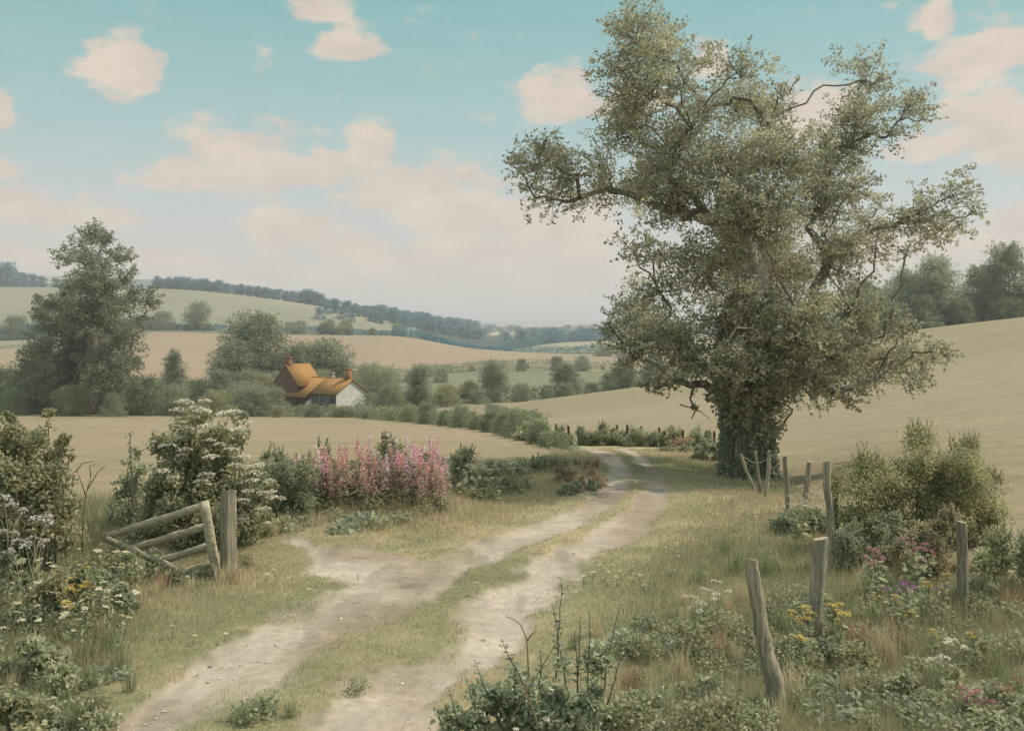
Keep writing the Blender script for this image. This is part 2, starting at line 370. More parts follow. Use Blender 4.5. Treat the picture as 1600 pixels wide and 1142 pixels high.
# ------------------------------------------------------------------ trees
G_OAK = (L(118, 120, 100)*.98, L(161, 157, 128)*1.04)       # dark and light leaf colours (albedo)
G_DARK = (L(104, 112, 90)*.92, L(142, 146, 112)*.98)
G_ELM = (L(106, 112, 92)*.95, L(144, 145, 115)*.98)
G_HAZE_BLUE = (L(70, 110, 116)*.9, L(100, 138, 142)*.9)  # far trees and hedges: blue of the distant air painted into the leaf colour
G_GREY = (L(116, 124, 100)*.95, L(152, 155, 124)*1.0)
G_OLIVE = (L(120, 120, 90)*.95, L(158, 154, 118)*1.0)
BARK = L(128, 121, 108)*.9
def limbs(acc, blobs, trunk, r0, rng, col, wig=.12, rmin=.012, sides=7, sag=.0):
    """limbs from a trunk path to every blob centre; thickness grows with what a limb carries"""
    P = [np.array(p, float) for p in trunk]; par = [-1]+list(range(len(P)-1)); nt = len(P)
    order = sorted(range(len(blobs)), key=lambda i: min(np.linalg.norm(blobs[i][0]-p) for p in P))
    for i in order:
        c = blobs[i][0]; best, bj = 1e9, 0
        for j in range(max(0, nt-3) if nt > 3 else 0, len(P)):
            v = c-P[j]; d = np.linalg.norm(v)
            pen = 1.0+(.9 if v[2] < -.15*d else .4 if v[2] < .25*d else 0)
            if d*pen < best: best, bj = d*pen, j
        P.append(c); par.append(bj)
    load = np.ones(len(P))
    for k in range(len(P)-1, 0, -1):
        if par[k] >= 0: load[par[k]] += load[k]
    load = np.maximum(load, 1); rad = r0*(load/load[0])**.72
    for k in range(nt): rad[k] = max(rad[k], r0*(1-.45*k/max(nt-1, 1)))
    kids = {}
    for k in range(nt, len(P)):
        a = P[par[k]]; b = P[k]; d = b-a; l = np.linalg.norm(d); n = max(4, int(l/(.35*max(r0, .1)))); n = min(n, 9)
        t = np.linspace(0, 1, n)[:, None]
        off = np.cumsum(rng.normal(size=(n, 3)), 0); off -= t*off[-1]; off *= wig*l/n**.5*.8
        Q = a+d*t+off*(np.sin(t*math.pi)**.5); Q[:, 2] += (np.sin(t[:, 0]*math.pi))*l*.10
        ra = min(rad[par[k]]*.8, rad[k]*1.5) if par[k] >= nt else min(rad[k]*1.4, r0*.55)
        acc.tube(Q, np.linspace(ra, max(rad[k]*.8, rmin), n), sides if rad[k] > .05*r0+.01 else 5, col, False)
    return P
def crown(acc, blobs, n, size, rng, cols, sub=10, tw=None, up=.35, gap=.34, flat=.8, var=.16, twig=None, twr=.01, ctr=None):
    """leaf clumps inside blobs: sub clumps round each blob centre, leaves round each sub clump"""
    vol = np.array([b[1]**2 for b in blobs]); k = rng.choice(len(blobs), len(blobs)*sub, p=vol/vol.sum())
    k[:len(blobs)] = np.arange(len(blobs))
    C = np.array([b[0] for b in blobs])[k]; r = np.array([b[1] for b in blobs])[k]
    d = rng.normal(size=(len(k), 3)); d /= np.linalg.norm(d, axis=1)[:, None]; d *= (rng.uniform(.15, 1, len(k))**.5)[:, None]; d[:, 2] *= flat
    SC = C+d*r[:, None]*.86; SR = r*gap*rng.uniform(.65, 1.35, len(k)); tone = rng.uniform(0, 1, len(k))
    if twig is not None:
        for q in range(len(k)):
            t = np.linspace(0, 1, 4)[:, None]; off = rng.normal(size=(4, 3))*r[q]*.07; off[0] = 0
            twig.tube(C[q]+(SC[q]-C[q])*t+off, np.linspace(twr*1.3, twr*.5, 4), 4, tw if tw is not None else BARK, False)
    w = SR**2; i = rng.choice(len(k), n, p=w/w.sum())
    e = rng.normal(size=(n, 3)); e /= np.linalg.norm(e, axis=1)[:, None]; e *= (rng.uniform(0, 1, n)**.45)[:, None]*(1+.25*np.abs(rng.normal(size=n)))[:, None]; e[:, 2] *= .75
    Pn = SC[i]+e*SR[i][:, None]
    return acc.leaves(Pn, size, rng, cols, up, var=var, t=tone[i]*.75+rng.uniform(-.15, .4, n))
def sprays(acc, blobs, n, size, rng, cols, per=40, ln=(.45, .95), fat=.16, twig=None, twr=.008, up=.3, var=.15, droop=.12, start=(.1, .55), ctr=None):
    """leafy twigs fanning out of every blob: a feathery crown"""
    vol = np.array([b[1]**2 for b in blobs]); M = len(blobs)*per; k = rng.choice(len(blobs), M, p=vol/vol.sum()); C = np.array([b[0] for b in blobs])[k]; r = np.array([b[1] for b in blobs])[k]
    d = rng.normal(size=(M, 3)); d /= np.linalg.norm(d, axis=1)[:, None]; o = C-np.mean([b[0] for b in blobs], 0) if ctr is None else C-ctr; o /= np.linalg.norm(o, axis=1)[:, None]+1e-6
    P0 = C+d*(r*rng.uniform(*start, M))[:, None]; D = d*.75+o*.45+rng.normal(size=(M, 3))*.35; D[:, 2] = D[:, 2]*.75+.10; D /= np.linalg.norm(D, axis=1)[:, None]
    l = r*rng.uniform(*ln, M); tone = rng.uniform(0, 1, M)
    def at(i, t): Q = P0[i]+D[i]*(l[i]*t)[:, None]; Q[:, 2] -= droop*l[i]*t*t; return Q
    if twig is not None:
        for q in range(0, M, 2):
            i = np.full(4, q); twig.tube(at(i, np.array([-.35, .1, .55, .98])), np.array([1.5, 1.1, .8, .4])*twr, 3, BARK, False)
    i = rng.choice(M, n, p=l**1.5/np.sum(l**1.5)); t = rng.uniform(-.05, 1, n)**.85 if False else rng.uniform(0, 1.02, n)
    e = rng.normal(size=(n, 3)); e[:, 2] *= .7; Q = at(i, t)+e*(r[i]*fat*(1.05-.7*t))[:, None]
    return acc.leaves(Q, size, rng, cols, up, var=var, t=tone[i]*.7+rng.uniform(-.15, .45, n))
def rand_blobs(rng, n, h, w, z0=.25, shape='oak', r=.2):
    B = []
    for k in range(n):
        z = z0+(1-z0)*((k+.5)/n)
        f = {'oak': math.sin(math.pi*min(1, (z-z0)/(1-z0)*.82+.16))**.7, 'elm': .55+.45*math.sin(2.2*math.pi*z+.6) if z < .86 else .35, 'bush': math.sqrt(max(0, 1-((z-.15)/.92)**2)), 'tall': 1-.75*((z-z0)/(1-z0))**1.6}[shape]
        a = k*2.399+rng.uniform(-.4, .4); rr = r*h*rng.uniform(.75, 1.25)*(.55+.45*f)
        q = max(0, w/2*f-rr*.7)*rng.uniform(.45, 1)
        B.append((np.array([math.cos(a)*q, math.sin(a)*q, min(z*h, h-rr*.8)]), rr))
    return B
PROTO = {}
def tree_meshes(key, seed, h, w, shape, cols, n, size, blobs=22, z0=.25, sub=9, r=.2, tr=.028, one=False, gap=.36):
    rng = np.random.default_rng(seed); B = rand_blobs(rng, blobs, h, w, z0, shape, r)
    tk = Acc(); lean = rng.normal(size=2)*.02*h
    trunk = [(0, 0, -.03*h), (lean[0]*.3, lean[1]*.3, h*z0*.6), (lean[0], lean[1], h*(z0+.12)), (lean[0]*1.2, lean[1]*1.2, h*(z0+.35))]
    q = np.linspace(0, 3, 9); tp = np.stack([np.interp(q, range(4), np.array(trunk)[:, c]) for c in range(3)], 1)
    tk.tube(tp, np.interp(q, [0, .3, 1, 3], np.array([1.5, 1.05, .9, .4])*tr*h), 8, BARK)
    limbs(tk, B, trunk, tr*h, rng, BARK, rmin=.003*h)
    if one: cr = tk
    else: cr = Acc()
    if one: crown(cr, B, n, size, rng, cols, sub, gap=gap)
    else: sprays(cr, B, n, size, rng, cols, 22, fat=.22)
    if one: PROTO[key] = cr.mesh('tree', M_LEAF)
    else: PROTO[key] = (tk.mesh('trunk', M_BARK, True), cr.mesh('crown', M_LEAF))
def place_tree(key, px, Y, htarget, label, name='tree', cat='tree', group=None, h0=10., rz=None, wide=1., pn=('trunk', 'crown'), sink=.1, dy=0):
    rng = np.random.default_rng(int(px*7+Y*13)); s = htarget/h0; b = gpt(px, Y); b[2] += dy-sink*s
    rz = rng.uniform(0, 6.28) if rz is None else rz; sc = (s*wide, s*wide, s)
    me = PROTO[key]
    if isinstance(me, tuple):
        t = thing(name, label, cat, b, group, rz, sc)
        for nm, m in zip(pn, me): part(nm, m, t)
        return t
    return solo(name, me, label, cat, b, group, rz, sc)
def hpx(px_top, px_base, Y): return (px_base-px_top)/F*Y
def rowof(px, Y): return HZ+(CH-float(zg((px-800)/F*Y, Y)))/Y*F

# ---- the great tree
def great_tree():
    rng = np.random.default_rng(11); Y0 = 20.0; base = gpt(1166, Y0); u = Y0/F
    spec = [(1000, 68, 66), (985, 30, 42), (1040, 88, 58), (962, 105, 42), (1012, 145, 70), (1028, 40, 36), (1060, 130, 45),
     (1158, 112, 46), (1150, 168, 62), (1105, 170, 48), (1222, 150, 34), (1200, 190, 50), (985, 205, 60), (1080, 200, 50),
     (1360, 128, 52), (1338, 185, 58), (1418, 172, 46), (1448, 186, 26), (1330, 230, 46), (1385, 215, 36), (1352, 92, 26),
     (835, 252, 48), (885, 272, 60), (825, 292, 32), (935, 258, 48), (960, 300, 50), (805, 262, 26), (860, 312, 36), (905, 310, 36), (850, 222, 30),
     (1050, 240, 74), (1130, 265, 84), (1220, 250, 78), (1288, 240, 56), (1060, 325, 62), (1180, 340, 92), (1280, 322, 72), (1335, 290, 44), (1010, 290, 50),
     (1440, 332, 52), (1492, 306, 42), (1520, 330, 30), (1400, 352, 44), (1468, 362, 42), (1360, 350, 44), (1500, 352, 32), (1440, 300, 30),
     (1020, 400, 52), (1100, 420, 76), (1200, 425, 88), (1300, 402, 66), (1368, 392, 36), (980, 385, 30), (1420, 390, 30),
     (1000, 490, 54), (1050, 520, 66), (990, 555, 38), (1085, 565, 46), (955, 490, 26), (1040, 580, 36), (1030, 455, 50), (940, 520, 18),
     (1150, 505, 76), (1250, 500, 80), (1330, 480, 56), (1200, 565, 66), (1300, 560, 58), (1390, 555, 50), (1440, 565, 42), (1478, 555, 24), (1345, 525, 50),
     (1312, 618, 32), (1340, 630, 24), (1255, 600, 42), (1225, 545, 50), (1280, 540, 54), (1345, 570, 44), (1300, 595, 34), (1410, 525, 36), (1455, 550, 30), (1335, 605, 28), (1230, 605, 30), (1270, 625, 22), (960, 520, 34), (1010, 530, 46), (1370, 590, 36), (1430, 595, 26), (1150, 560, 50), (1390, 500, 40), (1285, 600, 34), (1150, 598, 34)]
    B = []
    for px, py, r in spec:
        core = math.exp(-((px-1170)/260)**2-((py-360)/260)**2)
        d = rng.uniform(-1, 1)*(0.7+2.3*core)
        Y = Y0+d; B.append((pt(px, py, Y)-base, r*u*Y/Y0*.96))
    trunkpx = [(1168, 772, 50), (1168, 745, 42), (1168, 700, 35), (1168, 650, 34), (1166, 610, 36), (1160, 570, 40), (1166, 520, 34), (1172, 470, 30), (1172, 420, 26), (1160, 370, 20), (1140, 320, 14)]
    T = [pt(x, y, Y0)-base for x, y, r in trunkpx]; T = [t+np.array([0, rng.normal()*.05, 0]) for t in T]
    tk = Acc()
    q = np.linspace(0, len(T)-1, 40); TP = np.stack([np.interp(q, range(len(T)), np.array(T)[:, c]) for c in range(3)], 1)
    R = np.interp(q, range(len(T)), [r*u for x, y, r in trunkpx])
    # fluted bole
    a = np.arange(20)*2*math.pi/20; fl = 1+.10*np.sin(3*a+1)+.07*np.sin(5*a+2)
    rr = R[:, None]*(1+(fl-1)[None]*np.linspace(1.3, .3, 40)[:, None])
    V = TP[:, None]+np.stack([np.cos(a)[None]*rr, np.sin(a)[None]*rr, np.zeros_like(rr)], -1)
    i = np.arange(39)[:, None]*20; j = np.arange(20)[None]; k = (j+1) % 20
    tk.add(V.reshape(-1, 3), np.stack([i+j, i+k, i+20+k, i+20+j], -1).reshape(-1, 4), BARK*1.5)
    limbs(tk, B, T[3:], .40, rng, BARK, wig=.2, rmin=.016, sides=8)
    # low bent limbs, left and right of the bole
    for pts, r in [([(1150, 612), (1115, 606), (1085, 600), (1050, 596), (1020, 604)], .11), ([(1085, 600), (1078, 622), (1088, 640), (1080, 655)], .03), ([(1050, 598), (1030, 606), (1012, 598), (1002, 606)], .03),
                   ([(1188, 640), (1230, 600), (1262, 572), (1300, 560)], .12), ([(1210, 690), (1228, 655), (1240, 640), (1222, 630), (1236, 620)], .025), ([(1160, 400), (1112, 345), (1080, 300), (1040, 285)], .12), ([(1112, 350), (1130, 300), (1120, 250)], .07), ([(1062, 632), (1090, 640), (1110, 655)], .015)]:
        Pp = np.array([pt(x, y, Y0-.5-.3*rng.uniform())-base for x, y in pts]); qq = np.linspace(0, len(pts)-1, 4*len(pts))
        Pq = np.stack([np.interp(qq, range(len(pts)), Pp[:, c]) for c in range(3)], 1)+rng.normal(size=(len(qq), 3))*r*.22
        tk.tube(Pq, np.linspace(r, r*.35, len(qq)), 7, BARK*.85)
    cr = Acc(); sprays(cr, [b for b in B if b[0][2] > 5.2], 58000, .072, rng, G_OAK, 42, twig=tk, twr=.006, fat=.15, ctr=np.array([0, 0, 5.]))
    sprays(cr, [b for b in B if b[0][2] <= 5.2], 74000, .072, rng, G_OAK, 44, twig=tk, twr=.006, fat=.14, ctr=np.array([0, 0, 4.]))
    stray = [(b[0]+rng.normal(size=3)*b[1]*.5, b[1]*.75) for b in B]; crown(cr, stray, 30000, .07, rng, (G_OAK[0]*1.15, G_OAK[1]*1.15), 9, gap=.24)
    tw = [(pt(x, y, Y0-.6)-base, r*u) for x, y, r in [(1010, 605, 14), (1030, 612, 12), (1088, 640, 12), (1240, 625, 10), (1055, 600, 14), (1110, 620, 14)]]
    crown(cr, tw, 900, .06, rng, G_OAK, 6)
    sprays(cr, [(pt(x, y, Y0-1.0)-base, r*u) for x, y, r in [(1140, 606, 30), (1188, 612, 34), (1212, 640, 24), (1128, 632, 18), (1165, 640, 22), (1205, 668, 18), (1140, 660, 12)]], 7000, .07, rng, G_OAK, 30)
    t = thing('great_tree', 'tall spreading tree with ivy covered bole overhanging the bend of the lane', 'tree', base)
    part('trunk', tk.mesh('trunk', M_BARK, True), t); part('crown', cr.mesh('crown', M_LEAF), t)
    # ivy coat
    iv = Acc(); n = 30000; q = rng.uniform(0, 1, n)**1.1; ang = rng.uniform(0, 2*math.pi, n)
    h = q*4.2; kk = np.clip(h/ (T[7][2]-T[0][2])*20, 0, 30).astype(int)
    rad = np.interp(h+T[0][2], TP[:, 2], R)*(1.0+.11*np.abs(rng.normal(size=n))+.20*(fbm(ang*1.6, h*2.2, 3, 4)-.4))
    cx = np.interp(h+T[0][2], TP[:, 2], TP[:, 0]); cy = np.interp(h+T[0][2], TP[:, 2], TP[:, 1])
    P = np.stack([cx+np.cos(ang)*rad, cy+np.sin(ang)*rad, h+T[0][2]-.05], 1); keep = fbm(ang*1.2, h*1.4, 3, 2) > .30; P = P[keep]
    iv.leaves(P, .075, rng, (L(112, 118, 102)*1.0, L(152, 152, 128)*1.15), .3, .8)
    for s in range(40):
        a0 = rng.uniform(0, 6.28); hh = np.linspace(0, rng.uniform(1.2, 3), 9); aa = a0+np.cumsum(rng.normal(size=9))*.06
        rd = np.interp(hh+T[0][2], TP[:, 2], R)*1.13
        iv.tube(np.stack([np.interp(hh+T[0][2], TP[:, 2], TP[:, 0])+np.cos(aa)*rd, np.interp(hh+T[0][2], TP[:, 2], TP[:, 1])+np.sin(aa)*rd, hh+T[0][2]], 1), .014, 4, L(170, 160, 140)*.8)
    part('ivy', iv.mesh('ivy', M_LEAF), t)
    pale = L(196, 184, 160)*.8
    for pts in [[(1140, 530), (1150, 512), (1176, 513), (1190, 523)], [(1304, 535), (1315, 530), (1330, 540)], [(1215, 440), (1222, 455), (1216, 470)], [(1352, 538), (1362, 545), (1370, 548)], [(1212, 580), (1224, 584), (1230, 592)], [(1246, 308), (1266, 296), (1276, 286)], [(1095, 412), (1108, 416), (1112, 426)]]:
        A = Acc(); Pp = np.array([pt(x, y, Y0-1.9)-base for x, y in pts]); qq = np.linspace(0, len(pts)-1, 10)
        A.tube(np.stack([np.interp(qq, range(len(pts)), Pp[:, c]) for c in range(3)], 1)+rng.normal(size=(10, 3))*.012, np.linspace(.022, .007, 10), 5, pale)
        part('dead_branch', A.mesh('dead_branch', M_BARK, True), t)
great_tree()

# ---- big tree on the left and its neighbours
def left_tree():
    rng = np.random.default_rng(5); Y0 = 119.; base = gpt(140, Y0); u = Y0/F
    spec = [(145, 372, 26), (122, 385, 22), (165, 380, 18), (100, 405, 22), (140, 412, 34), (185, 405, 26), (205, 425, 16), (92, 412, 14), (150, 450, 40), (120, 445, 28), (190, 440, 24), (200, 470, 28), (232, 468, 22), (165, 490, 40), (110, 480, 36),
            (75, 478, 26), (60, 490, 16), (85, 510, 34), (130, 530, 48), (190, 520, 36), (215, 500, 20), (70, 550, 34), (110, 570, 46), (170, 570, 46), (205, 560, 26), (50, 570, 22), (60, 600, 30), (110, 612, 36), (170, 612, 34), (200, 600, 20), (225, 495, 14), (140, 490, 40)]
    B = []
    for px, py, r in spec:
        Y = Y0+rng.uniform(-1, 1)*min(5, 1+r*.1); B.append((pt(px, py, Y)-base, r*u))
    T = [pt(x, y, Y0)-base for x, y in [(140, 655), (140, 620), (142, 580), (145, 540), (148, 480), (146, 420)]]
    tk = Acc(); tk.tube(T, [1.0, .8, .7, .6, .45, .25], 9, BARK); limbs(tk, B, T[1:], .6, rng, BARK, rmin=.05, wig=.15)
    cr = Acc(); sprays(cr, B, 70000, .30, rng, G_ELM, 34, fat=.2, twig=tk, twr=.03)
    t = thing('elm_tree', 'tallest dark tree of the valley standing left of the cottage', 'tree', base)
    part('trunk', tk.mesh('trunk', M_BARK, True), t); part('crown', cr.mesh('crown', M_LEAF), t)
left_tree()

# ---- prototypes, 10 m high
tree_meshes('oakA', 21, 10, 9, 'oak', G_DARK, 17000, .27, 28, .14, r=.24)
tree_meshes('oakB', 22, 10, 8, 'oak', G_GREY, 17000, .27, 28, .14, r=.24)
tree_meshes('oakC', 23, 10, 7, 'tall', G_ELM, 15000, .27, 28, .12, r=.24)
tree_meshes('bushA', 24, 10, 14, 'bush', G_DARK, 16000, .33, 32, .04, r=.27)
tree_meshes('bushB', 25, 10, 15, 'bush', G_GREY, 16000, .33, 32, .04, r=.27)
tree_meshes('bushC', 26, 10, 14, 'bush', G_OLIVE, 16000, .33, 32, .04, r=.27)
tree_meshes('farA', 27, 10, 10, 'oak', G_HAZE_BLUE, 2600, .62, 16, .06, one=True, r=.28)
tree_meshes('farB', 28, 10, 12, 'bush', G_HAZE_BLUE, 2600, .62, 16, .04, one=True, r=.28)
tree_meshes('farC', 29, 10, 8, 'tall', G_HAZE_BLUE, 2600, .6, 16, .06, one=True, r=.26)

# (prototype, px, top row, base row, distance, label, group)
MID = [
 ('oakA', 405, 488, 600, 175, 'round dark tree rising behind the cottage chimneys', None, 1.15),
 ('oakB', 365, 530, 612, 168, 'dark rounded tree at the left foot of the tree behind the cottage', None, 1.1),
 ('oakB', 512, 528, 612, 170, 'broad greyish tree just behind the low cottage roof', None, 1.3),
 ('bushA', 470, 535, 605, 172, 'dark bush filling the gap between the two trees behind the cottage', None, 1.0),
 ('oakC', 272, 545, 612, 150, 'slim light green tree before the tan field', None, .8),
 ('bushB', 385, 595, 645, 132, 'pale leafy bush left of the cottage gable', None, 1.1),
 ('oakC', 345, 575, 643, 134, 'light green tree between the elm and the cottage', None, 1.1),
 ('bushB', 428, 604, 648, 130, 'pinkish grey bush hiding the foot of the brick gable', None, .9),
 ('bushA', 310, 590, 645, 136, 'dark bush in the hedge left of the cottage', None, 1.0),
 ('bushA', 228, 585, 646, 119, 'big dark round bush at the right foot of the elm', None, .85),
 ('bushB', 275, 600, 648, 122, 'grey green bush beside the big round bush', None, .9),
 ('bushA', 55, 560, 645, 122, 'dark bush against the left foot of the elm', None, .9),
 ('bushC', 110, 600, 647, 113, 'olive bush in front of the elm bole', None, .9),
 ('bushA', -5, 570, 645, 124, 'dark tree bush at the edge of the picture left of the elm', None, 1.0),
 ('bushB', 175, 612, 648, 112, 'low pale bush in front of the elm', None, .8),
 ('bushB', 20, 608, 648, 114, 'low grey bush under the left side of the elm', None, .8),
 ('bushC', 520, 632, 650, 125, 'low yellowish bush in front of the cottage wall', None, .95),
 ('bushB', 470, 634, 651, 122, 'low grey bush in front of the brick cottage wall', None, .9),
 ('bushC', 560, 630, 650, 122, 'low olive bush under the white gable', None, .9),
 ('bushB', 590, 570, 632, 150, 'grey bush to the right of the white gable', None, .9),
 ('bushA', 610, 600, 648, 122, 'dark hedge bush right of the cottage garden', None, .9),
 ('oakC', 655, 568, 640, 128, 'upright tree in the valley hedge nearest the cottage', None, .95),
 ('oakB', 770, 562, 628, 160, 'tallest bushy tree of the valley hedge', None, 1.1),
 ('bushA', 735, 594, 632, 155, 'dark bush left of the tallest valley hedge tree', None, .8),
 ('bushB', 815, 598, 632, 152, 'pale bush right of the tallest valley hedge tree', None, .9),
 ('oakA', 885, 568, 628, 158, 'dark round tree in the middle of the valley hedge', None, 1.15),
 ('bushA', 855, 602, 630, 156, 'low dark bush at the foot of the dark valley hedge tree', None, .8),
 ('bushA', 925, 597, 626, 158, 'dark bush right of the dark valley hedge tree', None, .8),
 ('oakB', 975, 560, 624, 152, 'grey tree of the valley hedge under the great tree canopy', None, 1.0),
 ('oakA', 1020, 555, 618, 150, 'dark tree of the valley hedge seen under the great tree canopy', None, 1.1),
 ('bushA', 955, 580, 626, 156, 'small dark bush under the left edge of the great tree', None, .8),
 ('bushB', 1070, 570, 610, 150, 'grey bush of the valley hedge beside the great tree bole', None, .9),
 ('bushB', 690, 575, 602, 232, 'small far bush left at the end of the green meadow', None, .9),
 ('bushB', 580, 572, 606, 226, 'far bush behind the green meadow near the cottage', None, .9),
 ('bushA', 815, 560, 585, 285, 'small dark bush in the hedge below the tan field', None, .8),
 ('bushA', 870, 556, 584, 290, 'round dark bush in the hedge below the tan field', None, .9),
 ('bushB', 910, 555, 582, 290, 'grey bush in the hedge below the tan field', None, 1.0),
 ('bushB', 945, 535, 562, 400, 'pale bush at the right end of the pale yellow field', None, 1.2),
 ('bushB', 985, 530, 562, 390, 'pale bush behind the left edge of the great tree', None, 1.2),
 ('oakB', 310, 470, 518, 425, 'round bluish tree at the top edge of the tan field', None, 1.3),
 ('bushA', 255, 485, 522, 420, 'dark bush left of the round bluish tree', None, 1.0),
 ('bushA', 225, 492, 524, 418, 'dark bush behind the elm at the field edge', None, 1.0),
 ('bushB', 470, 500, 522, 430, 'small grey bush on the hedge above the tan field', None, .9),
 ('bushB', 515, 498, 522, 435, 'larger grey bush on the hedge above the tan field', None, .9),
 ('bushA', 25, 492, 540, 410, 'dark round bush at the left end of the tan field', None, .9),
 ('bushA', -15, 500, 540, 408, 'dark bush at the picture edge left of the tan field', None, .9),
 ('bushB', 60, 500, 538, 415, 'grey bush between the elm and the left field end', None, .8),
 # hedge on the hill to the right
 ('oakB', 1462, 398, 505, 172, 'grey green tree on the right hilltop', None, .95),
 ('oakA', 1575, 380, 500, 172, 'tall dark tree at the right end of the hilltop', None, .85),
 ('oakA', 1528, 414, 502, 178, 'lower tree between the two tall hilltop trees', None, .9),
 ('oakB', 1412, 420, 515, 176, 'hazy tree on the hilltop behind the great tree twigs', None, .9),
 ('bushB', 1440, 460, 513, 168, 'low rusty bush at the hilltop edge', None, .9),
 ('bushA', 1500, 465, 506, 168, 'low dark bush in the hilltop hedge', None, .9),
 ('bushA', 1560, 470, 502, 168, 'dark bush under the tall tree at the right end of the hilltop', None, .9),
 ('bushA', 1385, 470, 520, 170, 'low dark bush of the hilltop hedge nearest the great tree', None, .9),
 ('oakB', 1640, 390, 498, 176, 'hilltop tree beyond the right edge of the picture', None, .9),
 ('oakA', 1350, 440, 528, 178, 'hilltop tree seen through the great tree', None, .9)]
for key, px, top, base, Y, lab, grp, wide in MID:
    b = rowof(px, Y)
    place_tree(key, px, Y, max(1.5, hpx(top, b, Y)), lab, 'bush' if 'bush' in key else 'tree', 'bush' if 'bush' in key else 'tree', grp or ('hedge bushes' if 'bush' in key else 'valley and hilltop trees'), wide=wide, pn=('stem', 'foliage') if 'bush' in key else ('trunk', 'crown'))

rng = np.random.default_rng(70)
for n_, p0, p1, ya, yb, t0, t1, lab, grp in [(20, -60, 640, 118, 130, 600, 634, 'rounded sage green bush of the hedge at the far edge of the left straw field', 'bushes of the left field hedge'), (18, 300, 600, 150, 178, 566, 602, 'sage green bush in the thicket behind and beside the cottage', 'thicket round the cottage'), (15, 560, 1090, 142, 160, 598, 616, 'sage green bush of the valley hedge beyond the middle straw field', 'bushes of the valley hedge'), (14, 1330, 1680, 168, 182, 440, 476, 'shady bush of the copse on the right hilltop', 'bushes of the hilltop copse'), (12, 210, 640, 418, 436, 498, 512, 'small bluish bush on the hedge above the tan field', 'bushes above the tan field'), (10, 570, 960, 222, 296, 568, 584, 'small grey green bush on the hedge between meadow and tan field', 'bushes above the meadow')]:
    for q in range(n_):
        px = p0+(p1-p0)*(q+rng.uniform(.1, .9))/n_; Y = rng.uniform(ya, yb)
        if 420 < px < 575 and Y < 145: Y = 118; t0_, t1_ = 628, 638
        else: t0_, t1_ = t0, t1
        if ya == 222: Y = float(np.interp(px, [570, 640, 700, 790, 960], [222, 232, 280, 300, 296]))
        b = rowof(px, Y); place_tree(['bushA', 'bushB', 'bushC'][rng.integers(3)], px, Y, max(1.3, hpx(rng.uniform(t0_, t1_), b, Y)), lab, 'bush', 'bush', grp, wide=rng.uniform(.8, 1.2), pn=('stem', 'foliage'))
hp = [(575, 110), (610, 95), (640, 86), (668, 77), (695, 68), (720, 62), (745, 56), (768, 51), (790, 45), (808, 41), (824, 37), (842, 32.5), (858, 29.5), (874, 26.5)]
for q, (px, Y) in enumerate(hp):
    place_tree(['bushA', 'bushB', 'bushC', 'bushA'][q % 4], px, Y, rng.uniform(1.0, 1.75)*(1 if Y > 60 else .72 if Y > 40 else .42), 'low leafy bush of the narrow hedge along the right edge of the left field', 'bush', 'bush', 'bushes of the left field side hedge', wide=rng.uniform(.8, 1.3), pn=('stem', 'foliage'))
# ---- wood along the ridge, tree by tree
rng = np.random.default_rng(77)
ridge = [(240, 735), (300, 735), (360, 735), (420, 738), (480, 745), (540, 760), (600, 790), (650, 840), (700, 900), (745, 960)]
def ridge_y(px): return np.interp(px, [a for a, b in ridge], [b for a, b in ridge])
tops = [(240, 431), (280, 433), (330, 437), (400, 446), (450, 456), (480, 452), (520, 467), (570, 474), (600, 478), (640, 486), (680, 492), (740, 502)]
for px in np.arange(244, 745, 6.2):
    px = px+rng.uniform(-2.5, 2.5); Y = ridge_y(px)+rng.uniform(-6, 14); b = rowof(px, Y)
    tp = np.interp(px, [a for a, c in tops], [c for a, c in tops])+rng.uniform(-3, 4)
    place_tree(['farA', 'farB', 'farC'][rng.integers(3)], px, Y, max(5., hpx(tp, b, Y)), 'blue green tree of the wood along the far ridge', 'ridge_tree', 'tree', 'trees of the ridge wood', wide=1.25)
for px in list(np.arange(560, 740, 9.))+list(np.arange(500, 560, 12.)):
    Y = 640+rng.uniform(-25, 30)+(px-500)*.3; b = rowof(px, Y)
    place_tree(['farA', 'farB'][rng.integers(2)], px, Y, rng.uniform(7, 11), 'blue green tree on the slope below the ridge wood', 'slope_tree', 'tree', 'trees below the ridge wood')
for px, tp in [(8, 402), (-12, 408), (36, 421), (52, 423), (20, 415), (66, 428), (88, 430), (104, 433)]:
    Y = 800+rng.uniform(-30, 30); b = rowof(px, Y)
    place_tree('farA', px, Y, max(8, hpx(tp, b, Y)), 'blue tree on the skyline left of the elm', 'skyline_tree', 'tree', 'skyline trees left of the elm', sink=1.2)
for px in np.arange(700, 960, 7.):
    Y = rng.uniform(620, 1500); place_tree(['farA', 'farB'][rng.integers(2)], px+rng.uniform(-4, 4), Y, rng.uniform(7, 12), 'tiny blue tree on the distant plain', 'distant_tree', 'tree', 'trees on the distant plain', wide=1.6)
